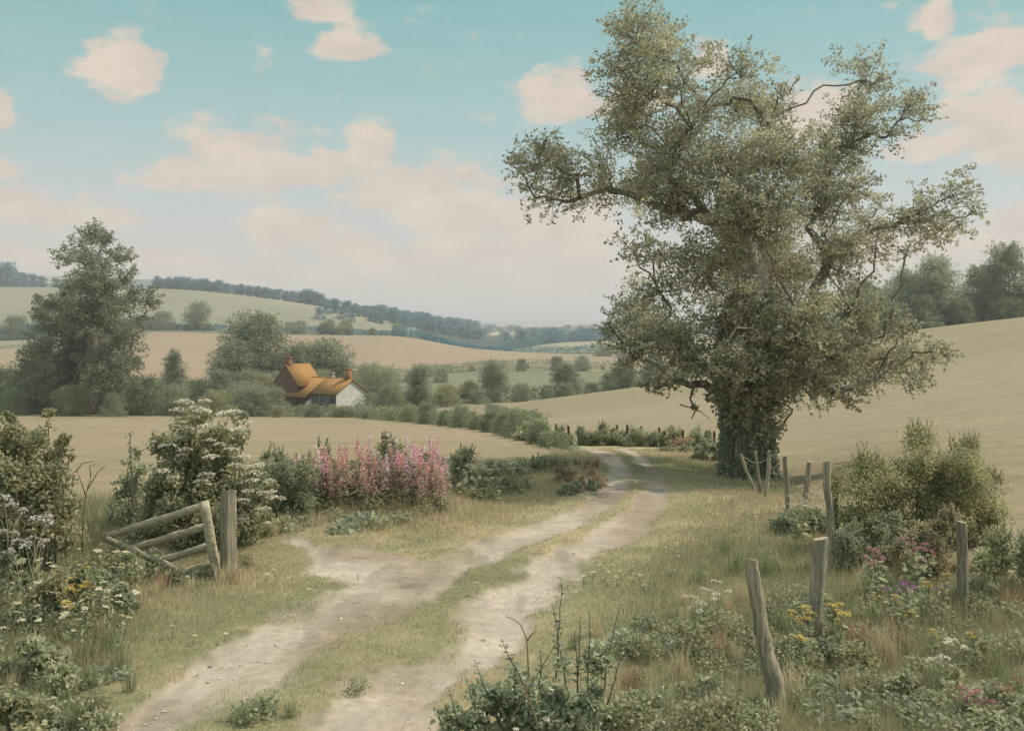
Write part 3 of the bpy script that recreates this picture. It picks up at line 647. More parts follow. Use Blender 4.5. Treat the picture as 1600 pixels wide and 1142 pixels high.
# far hedges, a line each
def hedge_mesh(pts, h, w, n, size, cols, seed, rough=.3):
    """leafy bank along ground points (px, distance)"""
    r = np.random.default_rng(seed); P = np.array([gpt(a, b) for a, b in pts]); seg = np.r_[0, np.cumsum(np.linalg.norm(np.diff(P, axis=0), axis=1))]
    s = np.sort(r.uniform(0, seg[-1], n)); X = np.stack([np.interp(s, seg, P[:, c]) for c in range(3)], 1)
    prof = h*(1-rough+2*rough*fbm(s/(h*2.6), s*0, 3, seed))
    a = r.uniform(0, math.pi, n); q = r.uniform(.25, 1, n)**.5
    off = r.normal(size=n)
    X[:, 1] += np.cos(a)*w/2*q; X[:, 0] += off*w*.12
    X[:, 2] = zg(X[:, 0], X[:, 1])+np.sin(a)*prof*q
    A = Acc(); A.leaves(X, size, r, cols, .35, t=fbm(s/(h*.8), a*2, 2, seed+1)*1.4-.2+r.uniform(-.2, .2, n))
    b0 = P[len(P)//2]; return A.mesh('hedge', M_LEAF, off=b0), b0
for pts, h, w, n, size, cols, lab in [
  ([(-60, 408), (60, 410), (150, 414), (250, 428)], 6, 8, 7000, .75, G_HAZE_BLUE, 'far dark hedge behind the elm above the tan field'),
  ([(250, 428), (330, 428), (420, 432), (480, 436), (560, 432), (620, 425)], 3.2, 7, 12000, .55, G_HAZE_BLUE, 'dark hedge along the top of the tan field'),
  ([(620, 425), (690, 425), (750, 440), (800, 450)], 5, 9, 8000, .7, G_HAZE_BLUE, 'blue hedge dropping to the right end of the tan field'),
  ([(770, 455), (850, 450), (960, 452), (1010, 452)], 3.5, 6, 6000, .6, G_HAZE_BLUE, 'thin hedge in front of the pale yellow field'),
  ([(780, 585), (850, 585), (960, 590), (1050, 590)], 6, 10, 7000, .9, G_HAZE_BLUE, 'blue hedge behind the pale yellow field'),
  ([(570, 222), (640, 232), (700, 280), (790, 300), (960, 296)], 3., 6, 12000, .4, G_GREY, 'grey green hedge between the green meadow and the tan field'),
  ([(560, 140), (640, 150), (720, 156), (800, 158), (900, 160), (1000, 158), (1080, 156)], 2.6, 5, 14000, .3, G_DARK, 'dark valley hedge behind the middle straw field'),
  ([(-90, 121), (60, 121), (200, 121), (330, 125), (420, 124), (560, 119), (640, 112)], 1.3, 5, 14000, .26, G_DARK, 'dark hedge at the far edge of the left straw field'),
  ([(560, 116), (640, 88), (700, 68), (760, 54)], 1.0, 1.7, 14000, .12, (G_DARK[0]*.8, G_DARK[1]*.8), 'narrow green hedge along the far right edge of the left field'),
  ([(760, 54), (800, 44), (835, 35), (862, 29), (884, 25)], .5, 1.1, 13000, .07, (G_DARK[0]*.8, G_DARK[1]*.8), 'low dark hedge running down to the bend of the lane'),
  ([(690, 112), (760, 112), (830, 60), (850, 44)], .9, 1.3, 8000, .11, (G_DARK[0]*.8, G_DARK[1]*.8), 'rough olive bank beside the middle straw field'),
  ([(1330, 176), (1420, 172), (1500, 172), (1600, 173), (1720, 173)], 3, 5, 4500, .4, G_DARK, 'hedge under the hilltop trees on the right')]:
    me, b0 = hedge_mesh(pts, h, w, n, size, cols, int(pts[0][1]+len(lab)))
    solo('hedge', me, lab, 'hedge', b0)
# ---- cottage
def cottage():
    Y0 = 141.; k = Y0/F; base = gpt(513, Y0); th = R_(36); base[2] = CH-(640-HZ)*k
    rx = np.array([math.cos(th), -math.sin(th), 0]); ry = np.array([math.sin(th), math.cos(th), 0]); M = np.stack([rx, ry, np.array([0, 0, 1])], 1)
    t = thing('cottage', 'old cottage with orange tiled roofs, brick gable and white gable end', 'house', base)
    brick = L(150, 112, 98)*.62; grey = L(158, 140, 132)*.62; white = L(214, 208, 198)*.85; tile = L(190, 144, 84)*.60; pot = L(180, 126, 100)*.55
    W = lambda x, y, z: rx*x+ry*y+np.array([0, 0, z])
    x0 = -4.6; x1 = 4.7; D = 2.9; he = 2.75; hr = 4.55
    def prism(A, xa, xb, ya, yb, he, hr, col, gcol=None):
        """walls with gables at both x ends"""
        ym = (ya+yb)/2
        for (p, c) in [([(xa, ya, -1), (xb, ya, -1), (xb, ya, he), (xa, ya, he)], col), ([(xb, yb, -1), (xa, yb, -1), (xa, yb, he), (xb, yb, he)], col)]:
            A.add([W(*q) for q in p], [[0, 1, 2, 3]], c)
    a = Acc(); prism(a, x0, x1, -D, D, he, hr, grey); part('wall', a.mesh('wall', M_WALL), t, label='low grey plastered front wall')
    a = Acc()
    a.add([W(x1, -D, -1), W(x1, D, -1), W(x1, D, he), W(x1, 0, hr-.05), W(x1, -D, he)], [[0, 1, 2, 3, 4]], white)
    part('gable', a.mesh('gable', M_WALL), t, label='white washed gable end')
    def slab(A, p, th_, col):
        p = np.array([W(*q) for q in p]); n = np.cross(p[1]-p[0], p[3]-p[0]); n /= np.linalg.norm(n); A.add(np.concatenate([p, p+n*th_]), [[3, 2, 1, 0], [4, 5, 6, 7], [0, 1, 5, 4], [1, 2, 6, 5], [2, 3, 7, 6], [3, 0, 4, 7]], col)
    a = Acc(); e = .35; sl = (hr-he)/D
    slab(a, [(-.4, -D-e, he-e*sl), (x1+.3, -D-e, he-e*sl), (x1+.3, 0, hr), (-.4, 0, hr)], .14, tile)
    slab(a, [(x0-.5, -D-1.3, he-1.3*sl), (-.4, -D-1.3, he-1.3*sl), (-.4, 0, hr), (x0-.5, 0, hr)], .142, tile*.97)
    slab(a, [(x1+.3, D+e, he-e*sl), (x0, D+e, he-e*sl), (x0, 0, hr), (x1+.3, 0, hr)], .14, tile)
    a.tube([W(x0, 0, hr+.12), W(x1+.3, 0, hr+.12)], .11, 6, tile*1.05)
    rf = part('roof', a.mesh('roof', M_ROOF), t)
    # tall cross wing, gable to the front
    xa, xb, ya, yb = -7.6, -2.9, -3.5, .9; xm = (xa+xb)/2; h2 = 4.0; r2 = 6.55
    a = Acc()
    a.add([W(xa, ya, -1), W(xb, ya, -1), W(xb, ya, h2), W(xm, ya, r2), W(xa, ya, h2)], [[0, 1, 2, 3, 4]], brick)
    a.add([W(xa, yb, -1), W(xb, yb, -1), W(xb, yb, h2), W(xm, yb, r2), W(xa, yb, h2)], [[4, 3, 2, 1, 0]], brick)
    a.add([W(xb, ya, -1), W(xb, yb, -1), W(xb, yb, h2), W(xb, ya, h2)], [[0, 1, 2, 3]], brick); a.add([W(xa, yb, -1), W(xa, ya, -1), W(xa, ya, h2), W(xa, yb, h2)], [[0, 1, 2, 3]], brick)
    part('wall', a.mesh('wall', M_WALL), t, label='tall brown brick gable wing')
    s2 = (r2-h2)/((xb-xa)/2); a = Acc()
    slab(a, [(xb+.5, ya-.12, h2-.5*s2), (xb+.5, yb+.2, h2-.5*s2), (xm, yb+.2, r2), (xm, ya-.12, r2)], .14, tile*1.02)
    slab(a, [(xa-.3, yb+.2, h2-.3*s2), (xa-.3, ya-.12, h2-.3*s2), (xm, ya-.12, r2), (xm, yb+.2, r2)], .142, tile)
    rf2 = part('roof', a.mesh('roof', M_ROOF), t)
    def chim(par, x, y, z0, z1, w, col):
        A = Acc(); A.box(W(x, y, (z0+z1)/2), (w, w, z1-z0), col, M); A.box(W(x, y, z1-.12), (w+.16, w+.16, .14), col*.9, M); c = part('chimney', A.mesh('chimney', M_WALL), par)
        B = Acc(); B.tube([W(x, y, z1-.06), W(x, y, z1+.34)], [.16, .13], 8, pot); part('chimney_pot', B.mesh('chimney_pot', M_WALL), c) if False else None
        B2 = Acc(); B2.tube([W(x, y, z1-.06), W(x, y, z1+.34)], [.16, .13], 8, pot)
        o = bpy.data.objects.new('chimney_pot', B2.mesh('chimney_pot', M_WALL)); COL.objects.link(o); o.parent = c
    chim(t, xm, ya+.55, r2-.9, r2+1.15, .72, pot); chim(t, 1.2-1.6, 1.2, 3.2, 5.35, .55, L(190, 170, 158)*.7); chim(t, x1-.55, .0, hr-.6, 6.15, .66, L(190, 140, 96)*.6)
    def window(x, z, w, h):
        A = Acc(); y = -D-.04
        A.box(W(x, y, z+h/2-.04), (w, .09, .09), white, M); A.box(W(x, y, z-h/2+.04), (w, .09, .09), white, M)
        for sx in (-1, 0, 1): A.box(W(x+sx*(w/2-.045), y, z), (.07 if sx == 0 else .09, .084, h-.17), white, M)
        wn = part('window', A.mesh('window', M_PAINT), t); B = Acc(); B.box(W(x, -D-.012, z), (w-.1, .03, h-.1), (.06, .07, .08), M)
        o = bpy.data.objects.new('pane', B.mesh('pane', M_GLASS)); COL.objects.link(o); o.parent = wn
    window(2.0, 1.75, 1.25, 1.15)
    A = Acc(); A.box(W(3.9, -D-.05, 1.0), (.85, .1, 2.0), L(92, 78, 70)*.6, M); part('door', A.mesh('door', M_PAINT), t)
    A = Acc(); A.add([W(-.4, -D-1.2, -.8), W(-.4, -D+.02, -.8), W(-.4, -D+.02, 1.9), W(-.4, -D-1.2, 1.25), W(-.25, -D-1.2, -.8), W(-.25, -D+.02, -.8), W(-.25, -D+.02, 1.9), W(-.25, -D-1.2, 1.25)], [[3, 2, 1, 0], [4, 5, 6, 7], [0, 1, 5, 4], [1, 2, 6, 5], [2, 3, 7, 6], [3, 0, 4, 7]], white)
    part('buttress', A.mesh('buttress', M_WALL), t, label='white side wall of the lean-to')
cottage()
# ------------------------------------------------------------------ near vegetation
def leaves6(A, P, size, rng, cols, up=.5, asp=.62, var=.14, t=None, Nrm=None, Dir=None, fold=.18):
    """pointed oval leaves folded along the rib"""
    n = len(P); N = rng.normal(size=(n, 3)) if Nrm is None else np.array(Nrm, float)+.25*rng.normal(size=(n, 3)); N /= np.linalg.norm(N, axis=1)[:, None]; N[:, 2] += up; N /= np.linalg.norm(N, axis=1)[:, None]
    D = rng.normal(size=(n, 3)) if Dir is None else np.array(Dir, float)+.2*rng.normal(size=(n, 3)); D -= (D*N).sum(1)[:, None]*N; D /= np.linalg.norm(D, axis=1)[:, None]+1e-9; B = np.cross(N, D)
    s = (np.asarray(size)*rng.uniform(.65, 1.25, n))[:, None]; w = s*asp/2; f = w*fold
    V = np.stack([P, P+D*s*.28+B*w+N*f, P+D*s*.68+B*w*.82+N*f, P+D*s-N*s*.1, P+D*s*.68-B*w*.82+N*f, P+D*s*.28-B*w+N*f], 1).reshape(-1, 3)
    if t is None: t = rng.uniform(0, 1, n)
    C = mixc(cols[0], cols[1], np.clip(t, 0, 1))*np.clip(1+var*rng.normal(size=n), .5, 1.6)[:, None]
    b = np.arange(n)[:, None]*6
    A.add(V, np.concatenate([b+np.array([0, 1, 2, 3]), b+np.array([0, 3, 4, 5])]), np.repeat(np.clip(C, .005, .9), 6, 0)); return A
GR_G = L(136, 138, 102)*1.2; GR_S = L(178, 165, 134)*1.2; GR_R = L(180, 148, 122)*1.1
def grass_blades(A, X, Y, h, rng, dry, wmin=.0034, lean=.45, wpx=.75, cgreen=None):
    n = len(X); z = zg(X, Y)-.01; a = rng.uniform(0, 2*math.pi, n); w = np.maximum(wmin, Y/F*wpx)*rng.uniform(.6, 1.2, n)
    d = np.stack([np.cos(a), np.sin(a)], 1)*(h*lean*np.abs(rng.normal(.6, .5, n)))[:, None]; b = rng.uniform(0, 2*math.pi, n); s = np.stack([np.cos(b), np.sin(b)], 1)*w[:, None]/2
    P = np.stack([X, Y], 1); hh = h*np.clip(1-.25*np.linalg.norm(d, axis=1)/np.maximum(h, .01), .5, 1)
    V = np.stack([np.c_[P-s, z], np.c_[P+s, z], np.c_[P+d*.35+s*.8, z+hh*.6], np.c_[P+d*.35-s*.8, z+hh*.6], np.c_[P+d, z+hh]], 1)
    cg = GR_G if cgreen is None else cgreen
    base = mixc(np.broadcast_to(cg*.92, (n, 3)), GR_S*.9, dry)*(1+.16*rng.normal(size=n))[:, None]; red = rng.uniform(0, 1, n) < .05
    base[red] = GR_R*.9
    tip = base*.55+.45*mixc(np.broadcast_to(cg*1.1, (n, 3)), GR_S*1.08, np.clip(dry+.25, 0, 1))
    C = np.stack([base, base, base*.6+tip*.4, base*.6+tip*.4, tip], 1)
    i = np.arange(n)[:, None]*5
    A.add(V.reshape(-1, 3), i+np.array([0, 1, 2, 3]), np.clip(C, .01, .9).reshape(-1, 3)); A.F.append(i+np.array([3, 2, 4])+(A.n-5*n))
def grass_all():
    rng = np.random.default_rng(101); n = 640000
    px = rng.uniform(-300, 2000, n); u = rng.uniform(0, 1, n); Y = (3.9**.6+u*(27**.6-3.9**.6))**(1/.6); X = (px-800)/F*Y
    w, d = lanew(X, Y); n1 = fbm(X*.35, Y*.35, 4, 31); n2 = fbm(X*1.6, Y*1.6, 3, 32); n3 = fbm(X*.8+9, Y*.8, 3, 33)
    lim = np.where(px < 860, lin(px, NEAR_L), np.where(px < 905, 24, lin(px, NEAR_R)))+.5*(n2-.2)
    keep = (rng.uniform(0, 1, n) > w*1.5) & (Y < lim)
    side = np.where(px > np.interp(Y, [4, 7, 9, 12, 15, 17, 20, 27], [720, 760, 830, 910, 970, 1010, 990, 930]), 1, -1)
    right = sstep(.5, 2.2, d)*(side > 0)*sstep(17, 12, Y); rfar = sstep(1.5, 4, d)*(side > 0)
    gatezone = sstep(600, 480, px)*sstep(230, 300, px)*sstep(.3, 1.0, d)*(side < 0)
    left = sstep(270, 120, px)*(side < 0)*sstep(.3, 1.2, d)
    bankl = (side < 0)*sstep(13.0, 15.2, Y)*sstep(.3, 1.2, d)
    h = .026+.022*n2+.05*sstep(.25, 1.3, d)+right*(.01+.08*n3)+.09*rfar*sstep(.45, .65, n3)*sstep(16, 10, Y)+.01*gatezone*n2+.16*left*(.4+n3)+.10*bankl*n3
    h = h*rng.uniform(.55, 1.35, n)
    dry = np.clip(.04+.45*gatezone-.12*rfar+sstep(.36, .66, n1)*.75+.35*sstep(.55, .75, n2)-.25*left-.12*right+.12*rng.normal(size=n)+.14, 0, 1)
    k = keep & ((Y > 5.2) | (rng.uniform(0, 1, n) > .2))
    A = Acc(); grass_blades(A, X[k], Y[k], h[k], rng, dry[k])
    # taller seeding stalks on the right bank and in the left corner
    m = 9000; px = np.where(rng.uniform(0, 1, m) < .75, rng.uniform(1000, 1720, m), rng.uniform(-120, 240, m)); Y = rng.uniform(4.6, 13, m)**1.0; X = (px-800)/F*Y; w, d = lanew(X, Y)
    k = (d > 1.0) & (fbm(X*1.1, Y*1.1, 3, 40) > .47) & (Y < np.where(px < 800, 11.5, lin(px, NEAR_R)+1))
    grass_blades(A, X[k], Y[k], rng.uniform(.16, .42, k.sum()), rng, np.clip(rng.normal(.5, .35, k.sum()), 0, 1), lean=.55, wpx=.55)
    struct('grass', A.mesh('grass', M_GRASS), 'stuff')
    # stones on the lane
    B = Acc(); m = 15000; px = rng.uniform(-50, 1100, m); Y = (4.2**.7+rng.uniform(0, 1, m)*(24**.7-4.2**.7))**(1/.7); X = (px-800)/F*Y; w, d = lanew(X, Y); k = (w > .25) & (fbm(X*2, Y*1.5, 2, 66) > .40)
    X, Y = X[k], Y[k]; q = len(X); r = np.exp(rng.normal(-5.0, .45, q)); z = zg(X, Y)-.035
    o = np.array([[1, 0, 0], [0, 1, 0], [-1, 0, 0], [0, -1, 0], [0, 0, .65], [.6, .6, .35], [-.6, .6, .3], [-.6, -.6, .35], [.6, -.6, .3]])
    V = np.stack([X, Y, z+r*.2], 1)[:, None]+o[None]*r[:, None, None]*rng.uniform(.7, 1.3, (q, 9, 1))
    i = np.arange(q)[:, None]*9; C = mixc(L(150, 138, 124)*.8, L(208, 198, 184)*.85, rng.uniform(0, 1, q)**1.6)
    B.add(V.reshape(-1, 3), np.concatenate([i+np.array(f) for f in ([0, 5, 4], [5, 1, 4], [1, 6, 4], [6, 2, 4], [2, 7, 4], [7, 3, 4], [3, 8, 4], [8, 0, 4])]), np.repeat(C, 9, 0))
    struct('gravel', B.mesh('gravel', solidmat('stone', (40, 40, 40), .2)), 'stuff')
grass_all()

# ---- posts and gate
WOODC = L(158, 149, 126)*.80
def post(name, pts, Y, label, col=WOODC, sides=12, par=None, group=None, square=False, rng=np.random.default_rng(3), dY=0):
    """weathered stake through picture points (px, py, half width) at a distance; last point is the foot"""
    n = len(pts); P = np.array([pt(a, b, Y+dY*k/max(1, n-1)) for k, (a, b, c) in enumerate(pts)]); r = np.array([c*Y/F for a, b, c in pts])
    P = np.concatenate([P, P[-1:]+[[0, 0, -.25]]]); r = np.r_[r, r[-1]]
    q = np.linspace(0, n, 7*n); Q = np.stack([np.interp(q, range(n+1), P[:, c]) for c in range(3)], 1); R = np.interp(q, range(n+1), r)
    ph = np.arange(sides)*2*math.pi/sides+(.75 if square else 0)
    lob = 1+.05*np.sin(2*ph+1)+.04*np.sin(3*ph) if not square else 1/np.maximum(np.abs(np.cos(ph-.75)), np.abs(np.sin(ph-.75)))*.86
    rr = R[:, None]*lob[None]*(1+.035*rng.normal(size=(len(q), sides)))
    Q[:, :2] += np.cumsum(rng.normal(size=(len(q), 2)), 0)*.0016
    V = Q[:, None]+np.stack([np.cos(ph)[None]*rr, np.sin(ph)[None]*rr, np.zeros_like(rr)], -1)
    V[0, :, 2] += r[0]*.22*np.sin(ph*1+rng.uniform(0, 6))
    A = Acc(); i = np.arange(len(q)-1)[:, None]*sides; j = np.arange(sides)[None]; k = (j+1) % sides
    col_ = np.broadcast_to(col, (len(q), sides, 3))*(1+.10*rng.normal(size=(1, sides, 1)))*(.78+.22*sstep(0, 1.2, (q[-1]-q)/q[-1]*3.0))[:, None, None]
    A.add(V.reshape(-1, 3), np.stack([i+j, i+sides+j, i+sides+k, i+k], -1).reshape(-1, 4), np.clip(col_, .02, .9).reshape(-1, 3))
    A.add(np.concatenate([V[0], V[0].mean(0)[None]]), [[q_, (q_+1) % sides, sides] for q_ in range(sides)], np.clip(col*1.25, 0, .9))
    b = np.array([P[-2][0], P[-2][1], P[-2][2]])
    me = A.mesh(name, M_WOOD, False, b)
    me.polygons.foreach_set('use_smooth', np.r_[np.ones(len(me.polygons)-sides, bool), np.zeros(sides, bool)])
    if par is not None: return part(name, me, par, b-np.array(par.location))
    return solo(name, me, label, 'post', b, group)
G1 = 'old stakes along the right verge'
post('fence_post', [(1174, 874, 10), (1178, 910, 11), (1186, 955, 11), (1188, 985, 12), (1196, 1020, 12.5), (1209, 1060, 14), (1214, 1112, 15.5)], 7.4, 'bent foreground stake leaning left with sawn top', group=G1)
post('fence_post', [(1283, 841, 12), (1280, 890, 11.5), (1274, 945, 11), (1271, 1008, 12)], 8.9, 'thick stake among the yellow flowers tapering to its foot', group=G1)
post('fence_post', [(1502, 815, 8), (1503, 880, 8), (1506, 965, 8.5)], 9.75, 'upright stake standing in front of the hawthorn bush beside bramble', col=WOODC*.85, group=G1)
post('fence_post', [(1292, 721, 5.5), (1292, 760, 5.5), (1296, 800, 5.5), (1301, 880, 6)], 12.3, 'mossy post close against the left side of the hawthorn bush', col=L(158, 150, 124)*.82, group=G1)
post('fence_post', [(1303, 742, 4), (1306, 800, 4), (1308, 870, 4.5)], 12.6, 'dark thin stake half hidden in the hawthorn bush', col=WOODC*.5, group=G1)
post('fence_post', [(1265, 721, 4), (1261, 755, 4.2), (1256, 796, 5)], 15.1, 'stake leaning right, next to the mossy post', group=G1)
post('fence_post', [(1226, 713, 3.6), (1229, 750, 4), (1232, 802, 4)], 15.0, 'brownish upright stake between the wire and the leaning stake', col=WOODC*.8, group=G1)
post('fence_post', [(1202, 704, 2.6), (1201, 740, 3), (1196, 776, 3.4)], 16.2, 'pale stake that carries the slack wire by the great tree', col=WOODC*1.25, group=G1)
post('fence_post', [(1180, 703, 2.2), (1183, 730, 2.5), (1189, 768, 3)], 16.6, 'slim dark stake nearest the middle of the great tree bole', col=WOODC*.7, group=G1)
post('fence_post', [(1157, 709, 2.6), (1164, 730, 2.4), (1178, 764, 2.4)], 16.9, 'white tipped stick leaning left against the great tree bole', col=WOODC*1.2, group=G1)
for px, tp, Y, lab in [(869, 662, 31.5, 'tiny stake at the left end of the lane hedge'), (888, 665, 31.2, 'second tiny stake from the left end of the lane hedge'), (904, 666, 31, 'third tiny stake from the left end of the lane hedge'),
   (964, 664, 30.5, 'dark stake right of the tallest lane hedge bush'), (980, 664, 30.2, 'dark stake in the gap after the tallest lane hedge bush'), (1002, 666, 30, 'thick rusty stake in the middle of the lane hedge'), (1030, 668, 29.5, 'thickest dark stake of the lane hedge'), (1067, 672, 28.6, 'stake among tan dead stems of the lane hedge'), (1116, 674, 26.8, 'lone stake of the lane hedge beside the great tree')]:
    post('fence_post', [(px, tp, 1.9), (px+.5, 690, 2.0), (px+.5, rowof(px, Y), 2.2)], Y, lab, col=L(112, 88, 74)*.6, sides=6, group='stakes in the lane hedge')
def wire():
    A = Acc(); o = pt(1201, 722, 16.2)
    for (a, b, sag, Y) in [((1160, 712), (1201, 716), .1, 16.5), ((1201, 742), (1231, 760), .12, 15.6), ((1202, 724), (1228, 728), .16, 15.6), ((1231, 740), (1258, 757), .14, 15.1), ((1258, 745), (1292, 742), .2, 13.8)]:
        t = np.linspace(0, 1, 12); P = np.array([pt(a[0]+(b[0]-a[0])*q, a[1]+(b[1]-a[1])*q, Y) for q in t]); P[:, 2] -= sag*np.sin(t*math.pi)
        P[:, :2] += np.random.default_rng(2).normal(size=(12, 2))*.008; A.tube(P-o, .006, 4, L(176, 164, 146)*.7)
    t = np.linspace(0, 14, 60); A.tube(pt(1212, 726, 15.9)-o+np.stack([.09*np.cos(t), .05*np.sin(t*1.3), .17*np.sin(t*.41)], 1), .005, 4, L(176, 164, 146)*.7)
    solo('fence_wire', A.mesh('fence_wire', M_WIRE), 'slack tangled wire strung between the stakes by the great tree', 'wire', o)
wire()
def gate():
    Yg = 11.35; base = gpt(335, Yg); t = thing('broken_gate', 'broken grey field gate slumped to the left against its post', 'gate', base)
    def rail(nm, a, b, hw, th, Ya, Yb, col):
        p = pt(a[0], a[1], Ya); q = pt(b[0], b[1], Yb); n = 9; tt = np.linspace(0, 1, n)[:, None]; P = p+(q-p)*tt
        d = (q-p)/np.linalg.norm(q-p); w = np.cross(d, [0, -1, 0]); w /= np.linalg.norm(w); u = np.cross(w, d); r = np.random.default_rng(int(a[0]+a[1])); h = hw*Ya/F
        V = []
        for k in range(n):
            for s, e in ((-1, -1), (1, -1), (1, 1), (-1, 1)): V.append(P[k]+w*s*h*(1+.10*r.normal())+u*e*th*(1+.08*r.normal()))
        A = Acc(); i = np.arange(n-1)[:, None]*4; j = np.arange(4)[None]; k = (j+1) % 4
        A.add(np.array(V)-base, np.concatenate([np.stack([i+j, i+k, i+4+k, i+4+j], -1).reshape(-1, 4), [[3, 2, 1, 0], [4*n-4, 4*n-3, 4*n-2, 4*n-1]]]), col*(1+.05*r.normal())); return part(nm, A.mesh(nm, M_RAIL), t)
    c = L(172, 163, 136)*.95
    rail('top_rail', (160, 840), (320, 790), 5.6, .022, 11.75, 11.34, c); rail('rail', (196, 860), (322, 822), 5.4, .02, 11.65, 11.35, c); rail('rail', (214, 888), (328, 852), 5.2, .02, 11.6, 11.36, c*.95); rail('rail', (236, 912), (334, 879), 5.2, .02, 11.5, 11.36, c*.9)
    rail('brace', (166, 842), (334, 914), 5.0, .018, 11.63, 11.24, c*.92); rail('end_stile', (318, 783), (342, 914), 6.6, .036, 11.28, 11.24, c*1.05)
gate()
post('gate_post', [(358, 766, 10.5), (358, 800, 10.5), (359, 850, 11), (359, 910, 11.5)], 11.15, 'square weathered grey gate post upright beside the broken gate', sides=16, square=True)

# ---- shrubs drawn from clump lists: (px, row, radius px) at a distance
def shrub(name, label, cat, Y, base_px, spec, n, size, cols, seed, stems=7, six=False, group=None, sub=9, depth=.75, gap=.50, flat=.8, up=.35, stemcol=None, shoots=0):
    rng = np.random.default_rng(seed); base = gpt(base_px, Y); u = Y/F; B = []
    for px, py, r in spec:
        Yd = Y+rng.uniform(-1, 1)*depth*max(.3, min(1, r*u*2.2)); B.append((pt(px, py, Yd)-base, r*u))
    tk = Acc(); sc = stemcol if stemcol is not None else BARK*.8
    for k in range(stems):
        b = B[rng.integers(len(B))]; f = np.array([b[0][0]*.55+rng.normal()*.08, b[0][1]*.5+rng.normal()*.08, -.08]); tt = np.linspace(0, 1, 7)[:, None]
        P = f+(b[0]-f)*tt; P[:, 2] = f[2]+(b[0][2]-f[2])*tt[:, 0]**.85; P += rng.normal(size=P.shape)*.015; tk.tube(P, np.linspace(.016, .006, 7), 5, sc, False)
    cr = Acc()
    vol = np.array([b[1]**2 for b in B]); nb = len(B)*sub; k = rng.choice(len(B), nb, p=vol/vol.sum()); k[:len(B)] = np.arange(len(B))
    C = np.array([b[0] for b in B])[k]; r = np.array([b[1] for b in B])[k]; d = rng.normal(size=(nb, 3)); d /= np.linalg.norm(d, axis=1)[:, None]; d *= (rng.uniform(.1, 1, nb)**.5)[:, None]; d[:, 2] *= flat
    SC = C+d*r[:, None]*.86; SR = r*gap*rng.uniform(.65, 1.35, nb); tone = rng.uniform(0, 1, nb)
    for q in range(nb):
        if rng.uniform() < .5: tk.tube(np.stack([C[q]-[0, 0, r[q]*.3], (C[q]+SC[q])/2+rng.normal(size=3)*.01, SC[q]]), np.array([.006, .005, .003]), 4, sc, False)
    i = rng.choice(nb, n, p=SR**2/np.sum(SR**2)); e = rng.normal(size=(n, 3)); e /= np.linalg.norm(e, axis=1)[:, None]; e *= (rng.uniform(0, 1, n)**.45)[:, None]*(1+.22*np.abs(rng.normal(size=n)))[:, None]
    P = SC[i]+e*SR[i][:, None]; tt = tone[i]*.75+rng.uniform(-.15, .4, n); ok = P[:, 2] > -.02
    (leaves6(cr, P[ok], size, rng, cols, up, t=tt[ok]) if six else cr.leaves(P[ok], size, rng, cols, up, t=tt[ok]))
    if shoots:
        cl, cw = np.array([b[0] for b in B]), np.array([b[1] for b in B])
        cov = np.array([any(abs(cl[j_, 0]-cl[i_, 0]) < .55*(cw[i_]+cw[j_]) and cl[j_, 2]+cw[j_] > cl[i_, 2]+cw[i_]*1.15 for j_ in range(len(B)) if j_ != i_) for i_ in range(len(B))])
        free = np.nonzero(~cov)[0]
        for q in range(shoots):
            b = rng.choice(free) if rng.uniform() < .75 else rng.integers(len(B)); u_ = rng.uniform(-.75, .75); top = cl[b]+np.array([u_*cw[b], rng.uniform(-.6, .6)*cw[b], cw[b]*.75*math.sqrt(1-u_*u_)])
            hl = rng.uniform(.08, .24)*min(1.2, cw[b]*6); tip = top+np.array([rng.normal()*.22*hl, rng.normal()*.2*hl, hl]); t_ = np.linspace(0, 1, 5)[:, None]; Pq = top+(tip-top)*t_-[0, 0, .08]; tk.tube(Pq, np.linspace(.004, .0015, 5), 3, sc, False)
            m = int(18+30*hl); tq = rng.uniform(.0, 1, m)**.8; aq = rng.uniform(0, 6.28, m); Dq = np.stack([np.cos(aq), np.sin(aq), .7+0*aq], 1)
            leaves6(cr, Pq[0]+(Pq[-1]-Pq[0])*tq[:, None], size*(1.05-.55*tq), rng, cols, .3, t=.35+rng.uniform(0, .6, m), Dir=Dq)
    t = thing(name, label, cat, base, group); part('stem', tk.mesh('stem', M_TWIG), t); part('foliage', cr.mesh('foliage', M_LEAF), t); return t, base
def fillspec(pl, pr, top, base, seed, k=16, r=(14, 24), dome=.5):
    """clumps filling an uneven mound between columns pl..pr, rows top..base"""
    rng = np.random.default_rng(seed); S_ = []
    for q in range(k):
        x = rng.uniform(pl, pr); f = 1-dome*abs((x-(pl+pr)/2)/((pr-pl)/2))**2.2; rr = rng.uniform(*r); f *= .86+.14*math.sin(x*.13+seed)*math.cos(x*.05); tp = base-(base-top)*f+rr*.8; v = (q*.618034) % 1
        S_.append((x, min(tp+(base-tp)*v*v*.0+(base-tp)*v, base-rr*.3), rr))
    return S_
C_HAW = (L(120, 121, 92)*1.0, L(164, 160, 118)*1.12); C_DK = (L(108, 116, 95)*1.1, L(146, 147, 116)*1.18); C_MID = (L(118, 123, 98)*1.1, L(158, 156, 122)*1.16); C_RED = (L(136, 122, 100)*.98, L(176, 154, 126)*1.05)
C_LFT = (L(114, 116, 90)*1.06, L(158, 152, 116)*1.14)
shrub('hawthorn_bush', 'bushy olive hawthorn with spiky shoots on the right field edge', 'bush', 12.7, 1430,
  fillspec(1308, 1558, 660, 870, 1, 120, (18, 28), .24), 78000, .036, C_HAW, 31, 10, sub=12, gap=.55, shoots=170)
